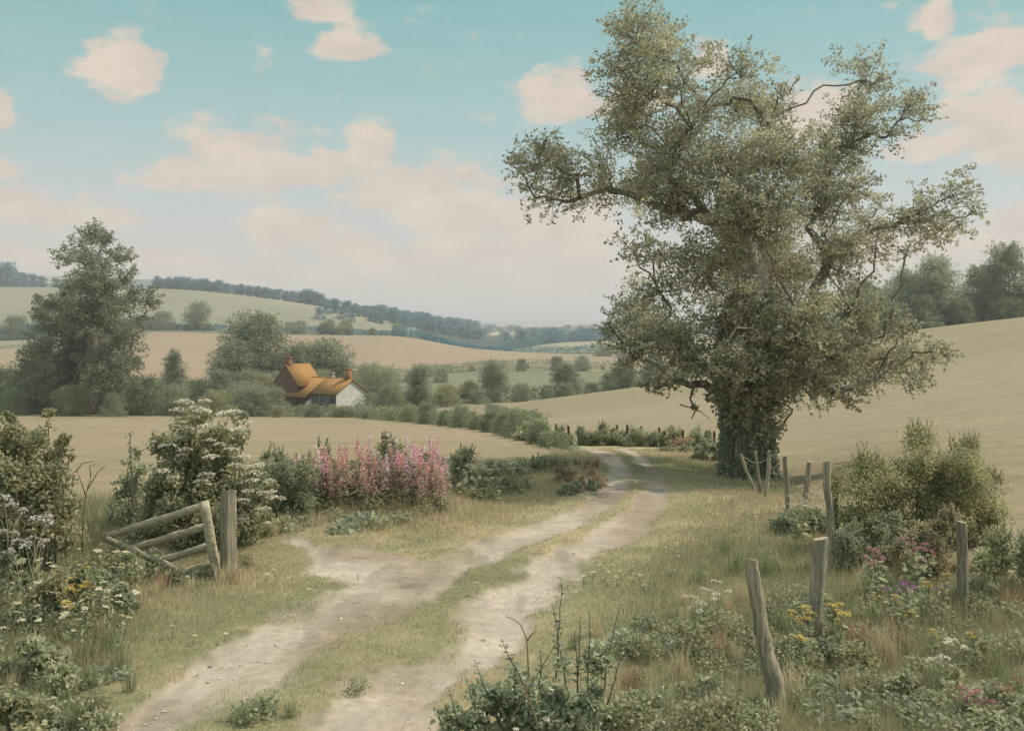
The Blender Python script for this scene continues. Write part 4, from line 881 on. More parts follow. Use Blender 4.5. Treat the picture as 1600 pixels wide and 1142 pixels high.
elder, eb = shrub('elder_bush', 'tall bush covered in flat white flower heads behind the broken gate', 'bush', 12.9, 315,
  [(312, 655, 22), (290, 680, 26), (335, 690, 26), (370, 660, 18), (380, 690, 22), (265, 700, 22), (250, 690, 14), (300, 720, 30), (350, 725, 30), (395, 735, 20), (270, 745, 30), (320, 765, 32), (370, 770, 30), (405, 775, 18), (240, 770, 24), (420, 760, 14), (230, 800, 24), (280, 800, 30), (340, 810, 30), (390, 820, 26), (415, 810, 14), (260, 835, 26), (300, 850, 26), (375, 855, 22), (400, 850, 16), (215, 830, 18)], 24000, .055, (L(116, 120, 95)*1.02, L(158, 156, 121)*1.12), 32, 12, True, shoots=24)
def umbel(A, c, R, rng, col, n=46, dome=.45, fs=.32):
    q = np.sqrt(rng.uniform(0, 1, n)); a = rng.uniform(0, 6.283, n); P = np.stack([q*np.cos(a)*R, q*np.sin(a)*R, dome*R*(1-q*q)+rng.normal(size=n)*R*.06], 1)+c
    A.leaves(P, R*fs, rng, (col*.86, np.minimum(col*1.06, .88)), 1.6, 1.0, .06)
def heads(parent, base, Y, pts, R, seed, col, stem_to=None, nm='flower_head', n=46, spread=.3):
    rng = np.random.default_rng(seed)
    for px, py in pts:
        Yd = Y+rng.uniform(-spread, .0); c = pt(px, py, Yd)-base; A = Acc(); rr = R*rng.uniform(.75, 1.3); umbel(A, c, rr, rng, col, 80, .30, .24)
        for q in range(5):
            a = rng.uniform(0, 6.28); A.tube([c+[0, 0, -rr*1.2], c+[math.cos(a)*rr*.6, math.sin(a)*rr*.6, 0]], .0022, 3, C_MID[1], False)
        part(nm, A.mesh(nm, M_PETAL), parent)
zz = [(915, 93), (1015, 85), (975, 120), (880, 135), (1165, 138), (1215, 190), (850, 190), (1030, 212), (1180, 228), (925, 225), (765, 235), (860, 212), (1040, 280), (915, 330), (830, 310), (1140, 325), (1205, 362), (1050, 365), (1165, 405), (1275, 405), (900, 355), (1215, 415), (860, 465), (1020, 450), (1255, 445), (1340, 482), (1345, 535), (1375, 570), (790, 435), (1310, 620), (1210, 672), (1320, 690), (1200, 580), (1250, 480), (1230, 530), (1000, 490), (960, 165), (1000, 135), (1120, 150), (740, 290), (1340, 560), (1300, 545), (985, 240), (1090, 300), (880, 270)]
heads(elder, eb, 12.45, [(x/3.172, 600+y/3.172) for x, y in zz], .100, 8, L(222, 213, 192)*.92)
shrub('leafy_bush', 'dark olive leafy bush at the left edge above the hogweed heads', 'bush', 11.0, 40, [(-40, 690, 34), (10, 670, 22), (15, 652, 10), (75, 668, 15), (76, 645, 8), (62, 690, 24), (30, 710, 36), (85, 705, 26), (100, 690, 12), (108, 715, 9), (-20, 740, 40), (40, 760, 40), (85, 755, 30), (100, 790, 26), (60, 810, 36), (10, 810, 40), (-40, 800, 40), (95, 840, 30), (40, 860, 40), (-10, 870, 40)], 17000, .055, C_LFT, 33, 10, True, shoots=60)
shrub('sapling', 'thin dark leaved sapling between the leafy bush and the elder', 'sapling', 13.6, 208, [(203, 678, 7), (206, 692, 9), (212, 708, 11), (200, 722, 13), (214, 735, 14), (205, 752, 17), (195, 775, 20), (220, 775, 17), (208, 800, 24), (180, 810, 18), (172, 790, 9), (178, 755, 6)], 2600, .05, C_DK, 34, 6, True)
shrub('dark_shrub', 'tall dark shrub beside the elder, left of the pink flowers', 'bush', 14.7, 430, fillspec(385, 500, 690, 820, 5, 34, (14, 22), .25), 15000, .044, C_DK, 35, 8, shoots=60)
shrub('dark_shrub', 'dark shrub standing behind the left part of the pink flowers', 'bush', 16.2, 480, fillspec(440, 560, 684, 775, 6, 22, (12, 18), .3), 9000, .044, C_DK, 36, 6, shoots=40)
shrub('light_shrub', 'small light green shrub rising out of the pink flowers', 'bush', 16.2, 606, [(604, 684, 9), (600, 696, 13), (618, 700, 12), (608, 715, 16), (596, 730, 16), (622, 730, 16)], 2600, .046, C_MID, 37, 5, shoots=30)
shrub('dark_shrub', 'small dark shrub right of the pinkest flowers', 'bush', 17.4, 722, fillspec(698, 748, 694, 770, 7, 18, (9, 15), .5), 5000, .046, C_MID, 38, 5, shoots=30)
for k, (px, w, tp, Y, cc, lab) in enumerate([(645, 34, 694, 17.2, C_DK, 'dark shrub behind the right part of the pink flowers'), (775, 24, 712, 18.3, C_MID, 'first low shrub in the row right of the pink flowers'), (805, 22, 718, 18.9, C_DK, 'second low shrub in the row right of the pink flowers'), (832, 22, 712, 19.4, C_MID, 'tallest low shrub at the end of the field verge'), (860, 20, 722, 19.8, C_DK, 'last low shrub before the rusty bank')]):
    shrub('low_shrub', lab, 'bush', Y, px, fillspec(px-w, px+w, tp, rowof(px, Y), 40+k, 16, (7, 12), .4), 3600, .044, cc, 50+k, 5, shoots=20)
shrub('bramble_bank', 'rusty topped bramble bank on the inner side of the lane bend', 'bramble', 18.0, 905, fillspec(862, 944, 706, 770, 9, 26, (8, 12), .4)+[(885, 745, 12), (905, 752, 12), (930, 755, 8)], 5500, .042, C_RED, 60, 6, shoots=70)
shrub('dark_shrub', 'dark green undergrowth below the rusty bank beside the lane', 'bush', 16.8, 900, fillspec(866, 936, 738, 782, 10, 20, (7, 11), .4), 5500, .045, C_DK, 61, 4)
for k, (px, w, tp, Y, cc, lab) in enumerate([(882, 20, 668, 31, C_MID, 'low bush at the left end of the lane hedge'), (915, 18, 664, 30.6, C_DK, 'dark low bush by the small stakes of the lane hedge'), (945, 20, 655, 30.2, C_MID, 'tallest bush of the lane hedge'), (975, 16, 670, 30, C_DK, 'low dark bush between two stakes of the lane hedge'), (1000, 16, 664, 29.6, C_MID, 'bush by the thick rusty stake of the lane hedge'), (1025, 16, 672, 29.2, C_DK, 'low bush by the thickest stake of the lane hedge'), (1048, 18, 664, 28.6, C_MID, 'green bush right of the thickest stake of the lane hedge'), (1070, 16, 676, 27.8, C_RED, 'tan bush of dead stems in the lane hedge'), (1092, 18, 664, 26.6, C_DK, 'tall dark bush in the lane hedge close to the great tree'), (1112, 16, 690, 25, C_DK, 'dark bush at the great tree end of the lane hedge'), (1062, 26, 694, 25.6, C_MID, 'bush on the lane side of the lane hedge'), (1102, 26, 680, 22.8, C_DK, 'largest dark bush of the lane hedge right before the great tree'), (930, 22, 668, 30.4, C_MID, 'bush left of the tallest lane hedge bush')]):
    shrub('hedge_bush', lab, 'bush', Y, px, fillspec(px-w, px+w, tp, rowof(px, Y)+2, 70+k, 16, (6, 10), .25), 5200, .052, cc, 90+k, 4, shoots=24)
shrub('round_bush', 'round green bush standing above the left field hedge near the lane', 'bush', 37., 835, fillspec(812, 860, 645, 690, 12, 14, (8, 12), .6), 4000, .13, C_MID, 62, 4)
shrub('flowering_bramble', 'low bramble with pale blossom left of the mossy post', 'bramble', 13.8, 1248, fillspec(1208, 1292, 780, 845, 13, 26, (9, 14), .35), 8000, .04, C_DK, 63, 5)
shrub('edge_bush', 'leafy bush at the right picture edge beside the upright stake', 'bush', 10.2, 1592, fillspec(1535, 1690, 780, 960, 14, 40, (14, 24), .3), 15000, .043, C_MID, 64, 7, True, shoots=60)
shrub('bramble', 'brown leaved bramble climbing in front of the hawthorn bush', 'bramble', 11.0, 1450, fillspec(1400, 1520, 775, 900, 15, 22, (10, 18), .4), 5200, .04, (L(118, 112, 88)*.92, L(160, 148, 118)*1.0), 65, 9, shoots=40)
shrub('undergrowth_bush', 'dark bushy growth between the mossy post and the pink flowers', 'bush', 11.6, 1345, fillspec(1308, 1420, 780, 900, 16, 26, (12, 18), .3), 9000, .040, C_DK, 66, 6, shoots=30)
# foreground bush with upright sprigs
fg, fb = shrub('foreground_bush', 'bush with upright blue green sprigs at the near right edge of the lane', 'bush', 6.9, 850, fillspec(712, 968, 1030, 1150, 17, 38, (18, 27), .5)+[(745, 1085, 24), (700, 1120, 20), (930, 1030, 24), (880, 1040, 18)], 6200, .048, (L(110, 118, 98)*1.05, L(158, 162, 130)*1.2), 67, 14, True)
def sprigs():
    rng = np.random.default_rng(9); A = Acc(); T = Acc()
    for (bx, by), (tx, ty), nl, s in [((868, 1060), (875, 905), 34, .05), ((885, 1080), (862, 940), 20, .05), ((940, 1090), (964, 948), 26, .046), ((920, 1080), (926, 952), 24, .044), ((830, 1090), (782, 1002), 22, .058), ((770, 1120), (735, 1040), 18, .056), ((900, 1080), (895, 985), 20, .05), ((850, 1080), (838, 1010), 16, .05), ((800, 1110), (800, 1030), 18, .054), ((950, 1100), (985, 1000), 18, .044), ((720, 1140), (700, 1085), 14, .05), ((760, 1140), (722, 1060), 14, .056)]:
        Y = 6.8+rng.uniform(-.25, .2); p = pt(bx, by, Y)-fb; q = pt(tx, ty, Y-.1)-fb; t = np.linspace(0, 1, 8)[:, None]; P = p+(q-p)*t+np.cumsum(rng.normal(size=(8, 3))*.006, 0); T.tube(P, np.linspace(.006, .002, 8), 4, L(112, 106, 80)*.6, False)
        tt = np.linspace(.12, 1, nl); Q = np.stack([np.interp(tt, t[:, 0], P[:, c]) for c in range(3)], 1); ang = np.arange(nl)*2.4+rng.uniform(0, 6)
        Dr = np.stack([np.cos(ang), np.sin(ang), .55+0*ang], 1); leaves6(A, Q, s*(1.45-.75*tt), rng, (L(102, 112, 98)*1.0, L(148, 154, 128)*1.1), .6, .68, Nrm=np.stack([-np.cos(ang)*.4, -np.sin(ang)*.4, 1+0*ang], 1), Dir=Dr)
    part('leaves', A.mesh('leaves', M_LEAF), fg); 
    for pts in [[(826, 1060), (824, 1000), (812, 972), (790, 962)], [(824, 1000), (836, 985)], [(905, 1030), (907, 960)], [(700, 1130), (760, 1090)], [(840, 1130), (815, 1060), (800, 1030)], [(800, 1120), (880, 985)]]:
        Pp = np.array([pt(x, y, 6.55)-fb for x, y in pts]); qq = np.linspace(0, len(pts)-1, 9); T.tube(np.stack([np.interp(qq, range(len(pts)), Pp[:, c]) for c in range(3)], 1), np.linspace(.006, .0025, 9), 4, L(150, 132, 100)*.7, False)
    part('twig', T.mesh('twig', M_TWIG), fg)
sprigs()

for k, (px, w, tp, by, Y, cc, lab) in enumerate([(-10, 75, 850, 1010, 9.2, C_DK, 'rank dark weeds under the hogweed at the left edge'), (75, 55, 868, 985, 9.5, C_LFT, 'olive weeds around the yellow ragwort of the left verge'), (150, 60, 872, 975, 9.7, C_DK, 'dark weeds between the ragwort and the broken gate'), (186, 32, 858, 930, 10.9, C_MID, 'green weeds growing through the fallen end of the gate'), (20, 90, 965, 1090, 7.9, C_MID, 'leafy weed bed in front of the daisies at the left edge'), (-20, 90, 1050, 1200, 6.7, C_LFT, 'coarse weeds in the lower left corner'),
    (285, 34, 893, 918, 11.2, C_DK, 'weeds behind the lower rails of the broken gate'), (1275, 60, 985, 1060, 8.6, C_DK, 'dark leafy weeds at the foot of the thick stake'), (1400, 70, 1040, 1120, 7.7, C_MID, 'green weed bed left of the white flower clumps'), (1560, 80, 985, 1060, 8.6, C_MID, 'weed bed under the edge bush at the right'), (1110, 60, 1050, 1120, 7.6, C_MID, 'weeds left of the foot of the bent stake'), (1480, 60, 900, 965, 10.3, C_DK, 'weeds behind the upright stake')]):
    shrub('weed_bed', lab, 'weeds', Y, px, fillspec(px-w, px+w, tp, by, 120+k, 20, (11, 19), .5), 3600, .05, cc, 140+k, 5, True, shoots=34, gap=.6)
# ---- small plants: prototypes at the origin
def proto_thing(name, label, cat, group, parts):
    t = thing(name, label, cat, (0, 0, -50), group)
    for nm, me in parts: part(nm, me, t)
    return t
def willowherb(seed, h, pink):
    r = np.random.default_rng(seed); T = Acc(); Lf = Acc(); Pk = Acc(); z = np.linspace(0, h, 7); b = r.normal(size=2)*.05
    S_ = np.stack([b[0]*(z/h)**2, b[1]*(z/h)**2, z], 1); T.tube(S_, np.linspace(.006, .002, 7), 4, L(128, 96, 80)*.6, False)
    n = 56; zl = r.uniform(.08, .72, n)*h; a = np.arange(n)*2.4; Q = np.stack([b[0]*(zl/h)**2, b[1]*(zl/h)**2, zl], 1)
    leaves6(Lf, Q, .13, r, C_DK if seed % 2 else C_MID, .5, .22, Dir=np.stack([np.cos(a), np.sin(a), .5+0*a], 1), Nrm=np.stack([-np.cos(a)*.4, -np.sin(a)*.4, 1+0*a], 1))
    n = 170; zl = h*(.36+.6*r.uniform(0, 1, n)**1.1); q = .125*(1.06-np.clip((zl/h-.36)/.64, 0, 1))*r.uniform(.2, 1.2, n); a = r.uniform(0, 6.28, n); Q = np.stack([b[0]*(zl/h)**2+q*np.cos(a), b[1]*(zl/h)**2+q*np.sin(a), zl], 1)
    Pk.leaves(Q, .030, r, pink, .3, .9, .1)
    return [('stem', T.mesh('stem', M_TWIG)), ('leaves', Lf.mesh('leaves', M_LEAF)), ('blossom', Pk.mesh('blossom', M_PETAL))]
PK1 = (L(222, 166, 160), L(232, 186, 180)); PK2 = (L(230, 160, 184), L(238, 188, 204)); PK3 = (L(224, 200, 200), L(236, 220, 218)); PK4 = (L(206, 160, 144), L(218, 178, 162))
WH = [proto_thing('willowherb', 'x', 'flower', 'willowherb stand by the left verge', willowherb(s, h, p)) for s, h, p in [(1, 1.05, PK1), (2, 1.12, PK2), (3, 1.2, PK3), (4, 1.0, PK4), (5, 1.08, PK1)]]
WL = ['salmon pink willowherb spike in the flowering stand by the verge', 'bright magenta pink willowherb spike in the flowering stand', 'pale whitish pink willowherb spike in the flowering stand', 'dull reddish willowherb spike in the flowering stand', 'salmon pink willowherb spike in the flowering stand by the verge']
used = set()
def place(protos, labs, k, px, Y, sc, rng, tilt=.06, dz=0, group=None):
    o = protos[k]; loc = gpt(px, Y); loc[2] += dz-.01; rz = rng.uniform(0, 6.28); tl = (rng.normal()*tilt, rng.normal()*tilt)
    if id(o) not in used:
        used.add(id(o)); o.location = tuple(loc); o.rotation_euler = (tl[0], tl[1], rz); o.scale = (sc,)*3; o['label'] = labs[k]
        if group: o['group'] = group
        return o
    return dup(o, loc, rz, sc, labs[k], group, tl)
rng = np.random.default_rng(55)
for q in range(125):
    px = rng.uniform(462, 700); Y = rng.uniform(14.9, 16.4)
    k = rng.choice(5, p=[.3, .06, .12, .26, .26]) if px < 600 else rng.choice(5, p=[.2, .5, .1, .05, .15])
    hh = 1.0+.12*math.exp(-((px-545)/30)**2)+.05*math.exp(-((px-650)/30)**2)-.16*sstep(510, 465, px)-.1*sstep(670, 700, px)
    place(WH, WL, k, px, Y, hh*rng.uniform(.55, .98), rng, .10)
# leafy weeds
def weed(seed, R, h, n, s, cols, asp=.62):
    r = np.random.default_rng(seed); Lf = Acc(); T = Lf; a = r.uniform(0, 6.28, n); q = R*np.sqrt(r.uniform(0, 1, n)); z = h*r.uniform(.1, 1, n)*(1-.5*(q/R)**2); P = np.stack([q*np.cos(a), q*np.sin(a), z], 1)
    leaves6(Lf, P, s, r, cols, .8, asp, Dir=np.stack([np.cos(a), np.sin(a), .35+0*a], 1))
    for k in range(0, n, 6): T.tube([P[k]*[.2, .2, 0], P[k]*[.7, .7, .7], P[k]], [.004, .003, .002], 3, C_MID[0], False)
    return [('leaves', Lf.mesh('leaves', M_LEAF))]
WE = [proto_thing('weed_clump', 'x', 'weed', 'weeds in the rough verge', weed(*a)) for a in [(1, .26, .24, 150, .07, C_DK), (2, .22, .32, 190, .05, C_MID), (3, .3, .2, 130, .085, (L(110, 119, 104)*1.05, L(148, 154, 130)*1.15)), (4, .2, .42, 260, .045, C_LFT)]]
WEL = ['dark broad leaved weed clump in the rough verge grass', 'mid green weed clump in the rough verge grass', 'low blue green weed clump in the rough verge grass', 'tall olive weed clump in the rough verge grass']
for px, py, k, s in [(1290, 1030, 0, 1.1), (1260, 1015, 2, 1), (1320, 1010, 0, .9), (1400, 1075, 2, 1.1), (1440, 1060, 1, .9), (1380, 1100, 0, .9), (1110, 1090, 1, .9), (1160, 1050, 2, .7), (1020, 1110, 0, .8), (1500, 1110, 1, 1), (1560, 1090, 2, 1), (1580, 1030, 1, 1), (1540, 980, 3, .9), (1590, 980, 1, 1.1), (1480, 990, 3, .8), (1100, 960, 1, .7), (1130, 1000, 3, .7), (1240, 1100, 1, .8), (1300, 1120, 2, .9), (1060, 1010, 1, .7), (990, 1080, 3, .7), (1050, 900, 1, .6), (1350, 960, 3, .8), (1420, 960, 1, .8), (1460, 920, 3, .9), (1380, 900, 0, .8), (1210, 930, 1, .7), (1330, 1060, 1, .8), (1600, 1120, 0, 1), (1180, 1130, 0, .7), (1090, 1140, 1, .8), (1360, 1140, 3, .7), (1450, 1135, 0, .9), (1530, 1050, 3, .8), (1230, 850, 1, .7), (1190, 880, 3, .5), (1150, 830, 1, .5), (1250, 960, 0, .7),
   (20, 960, 0, 1.5), (70, 950, 3, 1.4), (120, 955, 0, 1.3), (160, 945, 1, 1.2), (0, 1000, 0, 1.5), (50, 1000, 1, 1.4), (100, 1000, 0, 1.2), (140, 985, 3, 1.0), (-20, 930, 3, 1.6), (30, 920, 3, 1.5), (90, 920, 0, 1.4), (150, 915, 3, 1.3), (190, 925, 1, 1.0), (200, 900, 3, 1.2), (240, 905, 1, .9), (270, 915, 3, .8), (60, 1060, 2, 1.2), (0, 1070, 0, 1.3), (110, 1080, 0, .9), (60, 1130, 0, 1.1), (120, 1130, 1, .8), (0, 1130, 2, 1.2), (170, 1060, 2, .7), (395, 1130, 0, .9), (420, 1115, 1, .8), (560, 1080, 1, .5), (350, 900, 1, .7), (385, 885, 3, .7), (310, 920, 0, .5), (230, 880, 0, 1.1), (180, 880, 3, 1.3), (205, 860, 1, 1.2),
   (520, 815, 1, 1.0), (560, 818, 2, 1.2), (590, 822, 1, 1.1), (625, 815, 0, 1.0), (480, 822, 0, 1.1), (440, 832, 0, 1.2), (415, 838, 3, 1.0), (660, 806, 1, 1), (690, 800, 0, .9), (540, 830, 2, .9), (720, 770, 3, .8), (760, 765, 1, .8), (650, 790, 0, 1.1), (505, 805, 3, 1.2), (460, 810, 0, 1.3), (580, 805, 3, 1.2)]:
    place(WE, WEL, k, px+rng.uniform(-4, 4), yat(px, py, 2.5, 30), s*.78*rng.uniform(.85, 1.15), rng)
for q in range(560):
    if q < 430: px = rng.uniform(960, 1680); py = 880+(1160-880)*rng.uniform()**.8; ok_ = px > 960+(1142-py)*.25
    else: px = rng.uniform(-60, 260); py = rng.uniform(890, 1150); ok_ = px < 270-(py-890)*.35
    X_, Y_ = (px-800)/F*yat(px, py, 2.5, 30), yat(px, py, 2.5, 30)
    if not ok_ or Y_ > float(lin(px, NEAR_R))+.5 and px > 900 or fbm(np.array([X_*.9]), np.array([Y_*.9]), 3, 91)[0] < .42: continue
    k = int(rng.choice(4, p=[.2, .35, .2, .25])); place(WE, WEL, k, px, Y_, rng.uniform(.4, .85), rng)
# umbel plants
def cowparsley(seed, h, nh, R, col, leafc=C_MID, nl=40):
    r = np.random.default_rng(seed); T = Acc(); Lf = Acc(); out = []; zf = np.linspace(0, h*.72, 5); T.tube(np.stack([zf*.03, zf*0, zf], 1), np.linspace(.006, .004, 5), 4, C_MID[1]*.8, False); top = np.array([h*.72*.03, 0, h*.72])
    for k in range(nh):
        a = k*2.4+r.uniform(-.3, .3); d = .05+.16*h*r.uniform(.3, 1)*(k > 0); c = np.array([math.cos(a)*d, math.sin(a)*d, h*(1-.16*r.uniform(0, 1)*(k > 0))]); T.tube([top-[0, 0, h*.12*(k % 3)], (top+c)/2+[0, 0, .01], c-[0, 0, .01]], [.004, .003, .0025], 4, C_MID[1]*.8, False)
        A = Acc(); umbel(A, c, R*r.uniform(.8, 1.3), r, col, 46, .7, .36); out.append(('flower_head', A.mesh('flower_head', M_PETAL)))
    zl = r.uniform(.05, .55, nl)*h; a = r.uniform(0, 6.28, nl); leaves6(Lf, np.stack([np.cos(a)*.03, np.sin(a)*.03, zl], 1), .10, r, leafc, .5, .4, Dir=np.stack([np.cos(a), np.sin(a), .4+0*a], 1))
    return [('stem', T.mesh('stem', M_TWIG)), ('leaves', Lf.mesh('leaves', M_LEAF))]+out
WHT = L(224, 215, 194)*.92
CP = [proto_thing('hogweed', 'x', 'flower', 'white umbel flowers', cowparsley(*a)) for a in [(1, 1.0, 4, .055, L(206, 196, 188)*.85, C_LFT, 60), (2, .5, 5, .030, WHT), (3, .42, 6, .032, WHT), (4, .36, 5, .026, L(206, 200, 176)*.85)]]
for k, px, Y, s, lab in [(0, 14, 9.4, 1.23, 'tall pinkish white hogweed in front of the leafy bush at the left edge'), (0, 46, 9.3, 1.06, 'pinkish white hogweed inward of the tallest hogweed'), (0, 68, 9.2, .9, 'hogweed nearest the yellow flowers in the left verge'), (0, -8, 9.5, 1.03, 'hogweed cut by the left picture edge'), (0, 36, 9.0, .93, 'lowest hogweed with pinkish heads at the left edge')]:
    place(CP, {0: lab}, 0, px, Y, s, rng, .03)
for k, px, py, s, lab in [(1, 1085, 1010, .95, 'white umbel flower left of the bent stake'), (1, 1102, 1000, .95, 'second white umbel flower beside the one left of the bent stake'), (1, 1122, 990, 1.0, 'white umbel flower closest to the bent stake top'), (2, 1465, 1085, .8, 'lower white flower clump in the right foreground'), (2, 1488, 1070, .95, 'upper white flower clump in the right foreground'), (1, 1470, 1080, .6, 'small white flower between the two white clumps')]:
    place(CP, {k: lab}, k, px, yat(px, py, 2.5, 30), s, rng, .03)
for px, py, s in [(735, 768, 1.1), (750, 764, 1.2), (765, 770, 1.1), (780, 768, 1.0), (795, 764, 1.1), (808, 768, 1.0), (742, 780, .9), (770, 780, .9), (722, 775, 1), (822, 764, .9)]:
    place(CP, {3: 'small cream umbel flower on the bank right of the pink stand'}, 3, px, yat(px, py, 2.5, 30), s*1.3, rng, .05, group='cream umbels on the bank right of the pink stand')
for px, py, s in [(1235, 835, 1.1), (1250, 838, 1.2), (1265, 832, 1.1), (1243, 826, 1.2), (1275, 826, 1), (1258, 822, 1.2)]:
    place(CP, {3: 'small cream umbel flower in the bramble by the mossy post'}, 3, px, yat(px, py, 2.5, 30), s*1.15, rng, .05, group='cream umbels by the mossy post')
# daisies, ragwort, pink flowers
def daisy(seed, h, petal, ctr, R, npet=11):
    r = np.random.default_rng(seed); T = Acc(); A = Acc(); B = Acc(); b = r.normal(size=2)*.06*h; z = np.linspace(0, 1, 5); T.tube(np.stack([b[0]*z**2, b[1]*z**2, h*z], 1), .0025, 3, C_MID[0], False); c = np.array([b[0], b[1], h]); a = np.arange(npet)*6.283/npet
    D_ = np.stack([np.cos(a), np.sin(a), .12+0*a], 1); leaves6(A, c+D_*.006, R, r, petal, 2.0, .42, .05, Nrm=np.tile([0, -.7, 1], (npet, 1)), Dir=D_, fold=.05)
    q = np.arange(8)*6.283/8; B.add(np.concatenate([[c+[0, 0, .012]], np.stack([np.cos(q)*R*.4, np.sin(q)*R*.4, .004+0*q], 1)+c]), [[0, 1+k, 1+(k+1) % 8] for k in range(8)], ctr)
    n = 12; zl = r.uniform(.1, .75, n)*h; al = r.uniform(0, 6.28, n); leaves6(T, np.stack([np.cos(al)*.004, np.sin(al)*.004, zl], 1), .15*h, r, C_MID, .4, .3, Dir=np.stack([np.cos(al), np.sin(al), .6+0*al], 1))
    return [('stem', T.mesh('stem', M_LEAF)), ('petal', A.mesh('petal', M_PETAL)), ('flower_centre', B.mesh('flower_centre', M_PETAL))]
YEL = L(208, 186, 104)*.85
DA = [proto_thing('daisy', 'x', 'flower', 'daisies', daisy(1, .44, (WHT*.95, WHT), YEL, .030)), proto_thing('daisy', 'x', 'flower', 'daisies', daisy(2, .34, (WHT*.92, WHT), YEL, .026)), proto_thing('small_daisy', 'x', 'flower', 'daisies', daisy(3, .10, (WHT*.9, WHT), YEL, .018))]
DL = ['tall white daisy in the dark weeds at the left edge', 'short white daisy in the dark weeds at the left edge', 'tiny white daisy in the short grass beside the lane']
for q in range(62):
    px = rng.uniform(-10, 200); Y = rng.uniform(8.3, 10.6); k = int(rng.integers(2)); place(DA, DL, k, px, Y, rng.uniform(.9, 1.25), rng, .15, group='daisies in the left verge')
for q in range(46):
    px = rng.uniform(690, 960); Y = rng.uniform(5.9, 6.6); 
    if px < 790 or rng.uniform() < .4: place(DA, ['white daisy at the foot of the foreground bush']*2, 1, px, Y, rng.uniform(.6, .9), rng, .2, group='daisies under the foreground bush')
for px, py in [(430, 905), (415, 912), (480, 940), (500, 930), (350, 1005), (300, 1010), (930, 905), (945, 910), (955, 902), (970, 908), (925, 915), (985, 900), (940, 898), (1000, 915), (600, 820), (745, 935), (700, 965), (845, 870), (820, 812), (870, 805), (520, 835), (310, 975), (270, 1000), (965, 918), (912, 920), (560, 905), (1010, 930), (1040, 870), (1060, 880), (890, 935)]:
    place(DA, DL, 2, px, yat(px, py, 2.5, 30), rng.uniform(.9, 1.5), rng, .1, group='tiny daisies beside the lane')
def ragwort(seed, h, col):
    r = np.random.default_rng(seed); T = Acc(); A = Acc(); z = np.linspace(0, h, 5); T.tube(np.stack([0*z, .03*z, z], 1), .0035, 4, C_MID[0], False)
    for k in range(7):
        a = k*2.4; d = .05*(k > 0); c = np.array([math.cos(a)*d, .03*h+math.sin(a)*d, h+.02-.03*(k % 3)]); T.tube([[0, .02*h, h*.8], c], .0025, 3, C_MID[0], False); umbel(A, c, .027, r, col, 16, .7, .8)
    n = 40; zl = r.uniform(.08, .9, n)*h; al = r.uniform(0, 6.28, n); leaves6(T, np.stack([np.cos(al)*.005, np.sin(al)*.005, zl], 1), .08, r, C_MID, .4, .35, Dir=np.stack([np.cos(al), np.sin(al), .5+0*al], 1))
    return [('stem', T.mesh('stem', M_LEAF)), ('blossom', A.mesh('blossom', M_PETAL))]
RA = [proto_thing('ragwort', 'x', 'flower', 'ragwort', ragwort(1, .42, YEL)), proto_thing('ragwort', 'x', 'flower', 'ragwort', ragwort(2, .5, YEL*.95))]
for px, py in [(1248, 1040), (1262, 1020), (1255, 1060), (1296, 1018), (1306, 1010), (1240, 1035), (1312, 1030)]:
    place(RA, ['yellow ragwort beside the thick stake']*2, int(rng.integers(2)), px, yat(px, py, 2.5, 30), rng.uniform(.8, 1.0), rng, .08, group='ragwort around the thick stake')
for px, py in [(1365, 985), (1395, 1000), (1420, 1010), (1455, 975), (1475, 960), (1530, 1045), (1460, 1040)]:
    place(RA, ['yellow ragwort in the grass between the thick stake and the upright stake']*2, int(rng.integers(2)), px, yat(px, py, 2.5, 30), rng.uniform(.6, .8), rng, .08, group='ragwort between the stakes')
for px, py in [(110, 980), (125, 990), (130, 975), (100, 1000), (95, 985), (105, 1010), (140, 985)]:
    place(RA, ['yellow ragwort among the daisies of the left verge']*2, int(rng.integers(2)), px, yat(px, py, 2.5, 30), rng.uniform(.85, 1.05), rng, .08, group='ragwort among the left daisies')
def pinkflower(seed, h, cols, R):
    r = np.random.default_rng(seed); T = Acc(); A = Acc()
    for k in range(5):
        a = k*2.4; c = np.array([math.cos(a)*.06, math.sin(a)*.06, h*(1-.09*(k % 3))]); T.tube([[0, 0, 0], c*[.6, .6, .6], c], .003, 3, C_MID[0], False); n = 26; e = r.normal(size=(n, 3)); e /= np.linalg.norm(e, axis=1)[:, None]; A.leaves(c+e*R*[1, 1, .8], R*.8, r, cols, .3, .7, .1)
    n = 46; zl = r.uniform(.05, .85, n)*h; al = r.uniform(0, 6.28, n); leaves6(T, np.stack([np.cos(al)*.04, np.sin(al)*.04, zl], 1), .06, r, C_MID, .5, .6, Dir=np.stack([np.cos(al), np.sin(al), .4+0*al], 1))
    return [('stem', T.mesh('stem', M_LEAF)), ('blossom', A.mesh('blossom', M_PETAL))]
PF = [proto_thing('clover', 'x', 'flower', 'pink', pinkflower(1, .32, (L(206, 120, 136)*.9, L(218, 160, 172)*.9), .018)), proto_thing('campion', 'x', 'flower', 'pink', pinkflower(2, .5, (L(202, 136, 138)*.9, L(218, 172, 170)*.9), .018)), proto_thing('thistle', 'x', 'flower', 'pink', pinkflower(3, .5, (L(160, 108, 148)*.8, L(186, 140, 172)*.8), .02))]
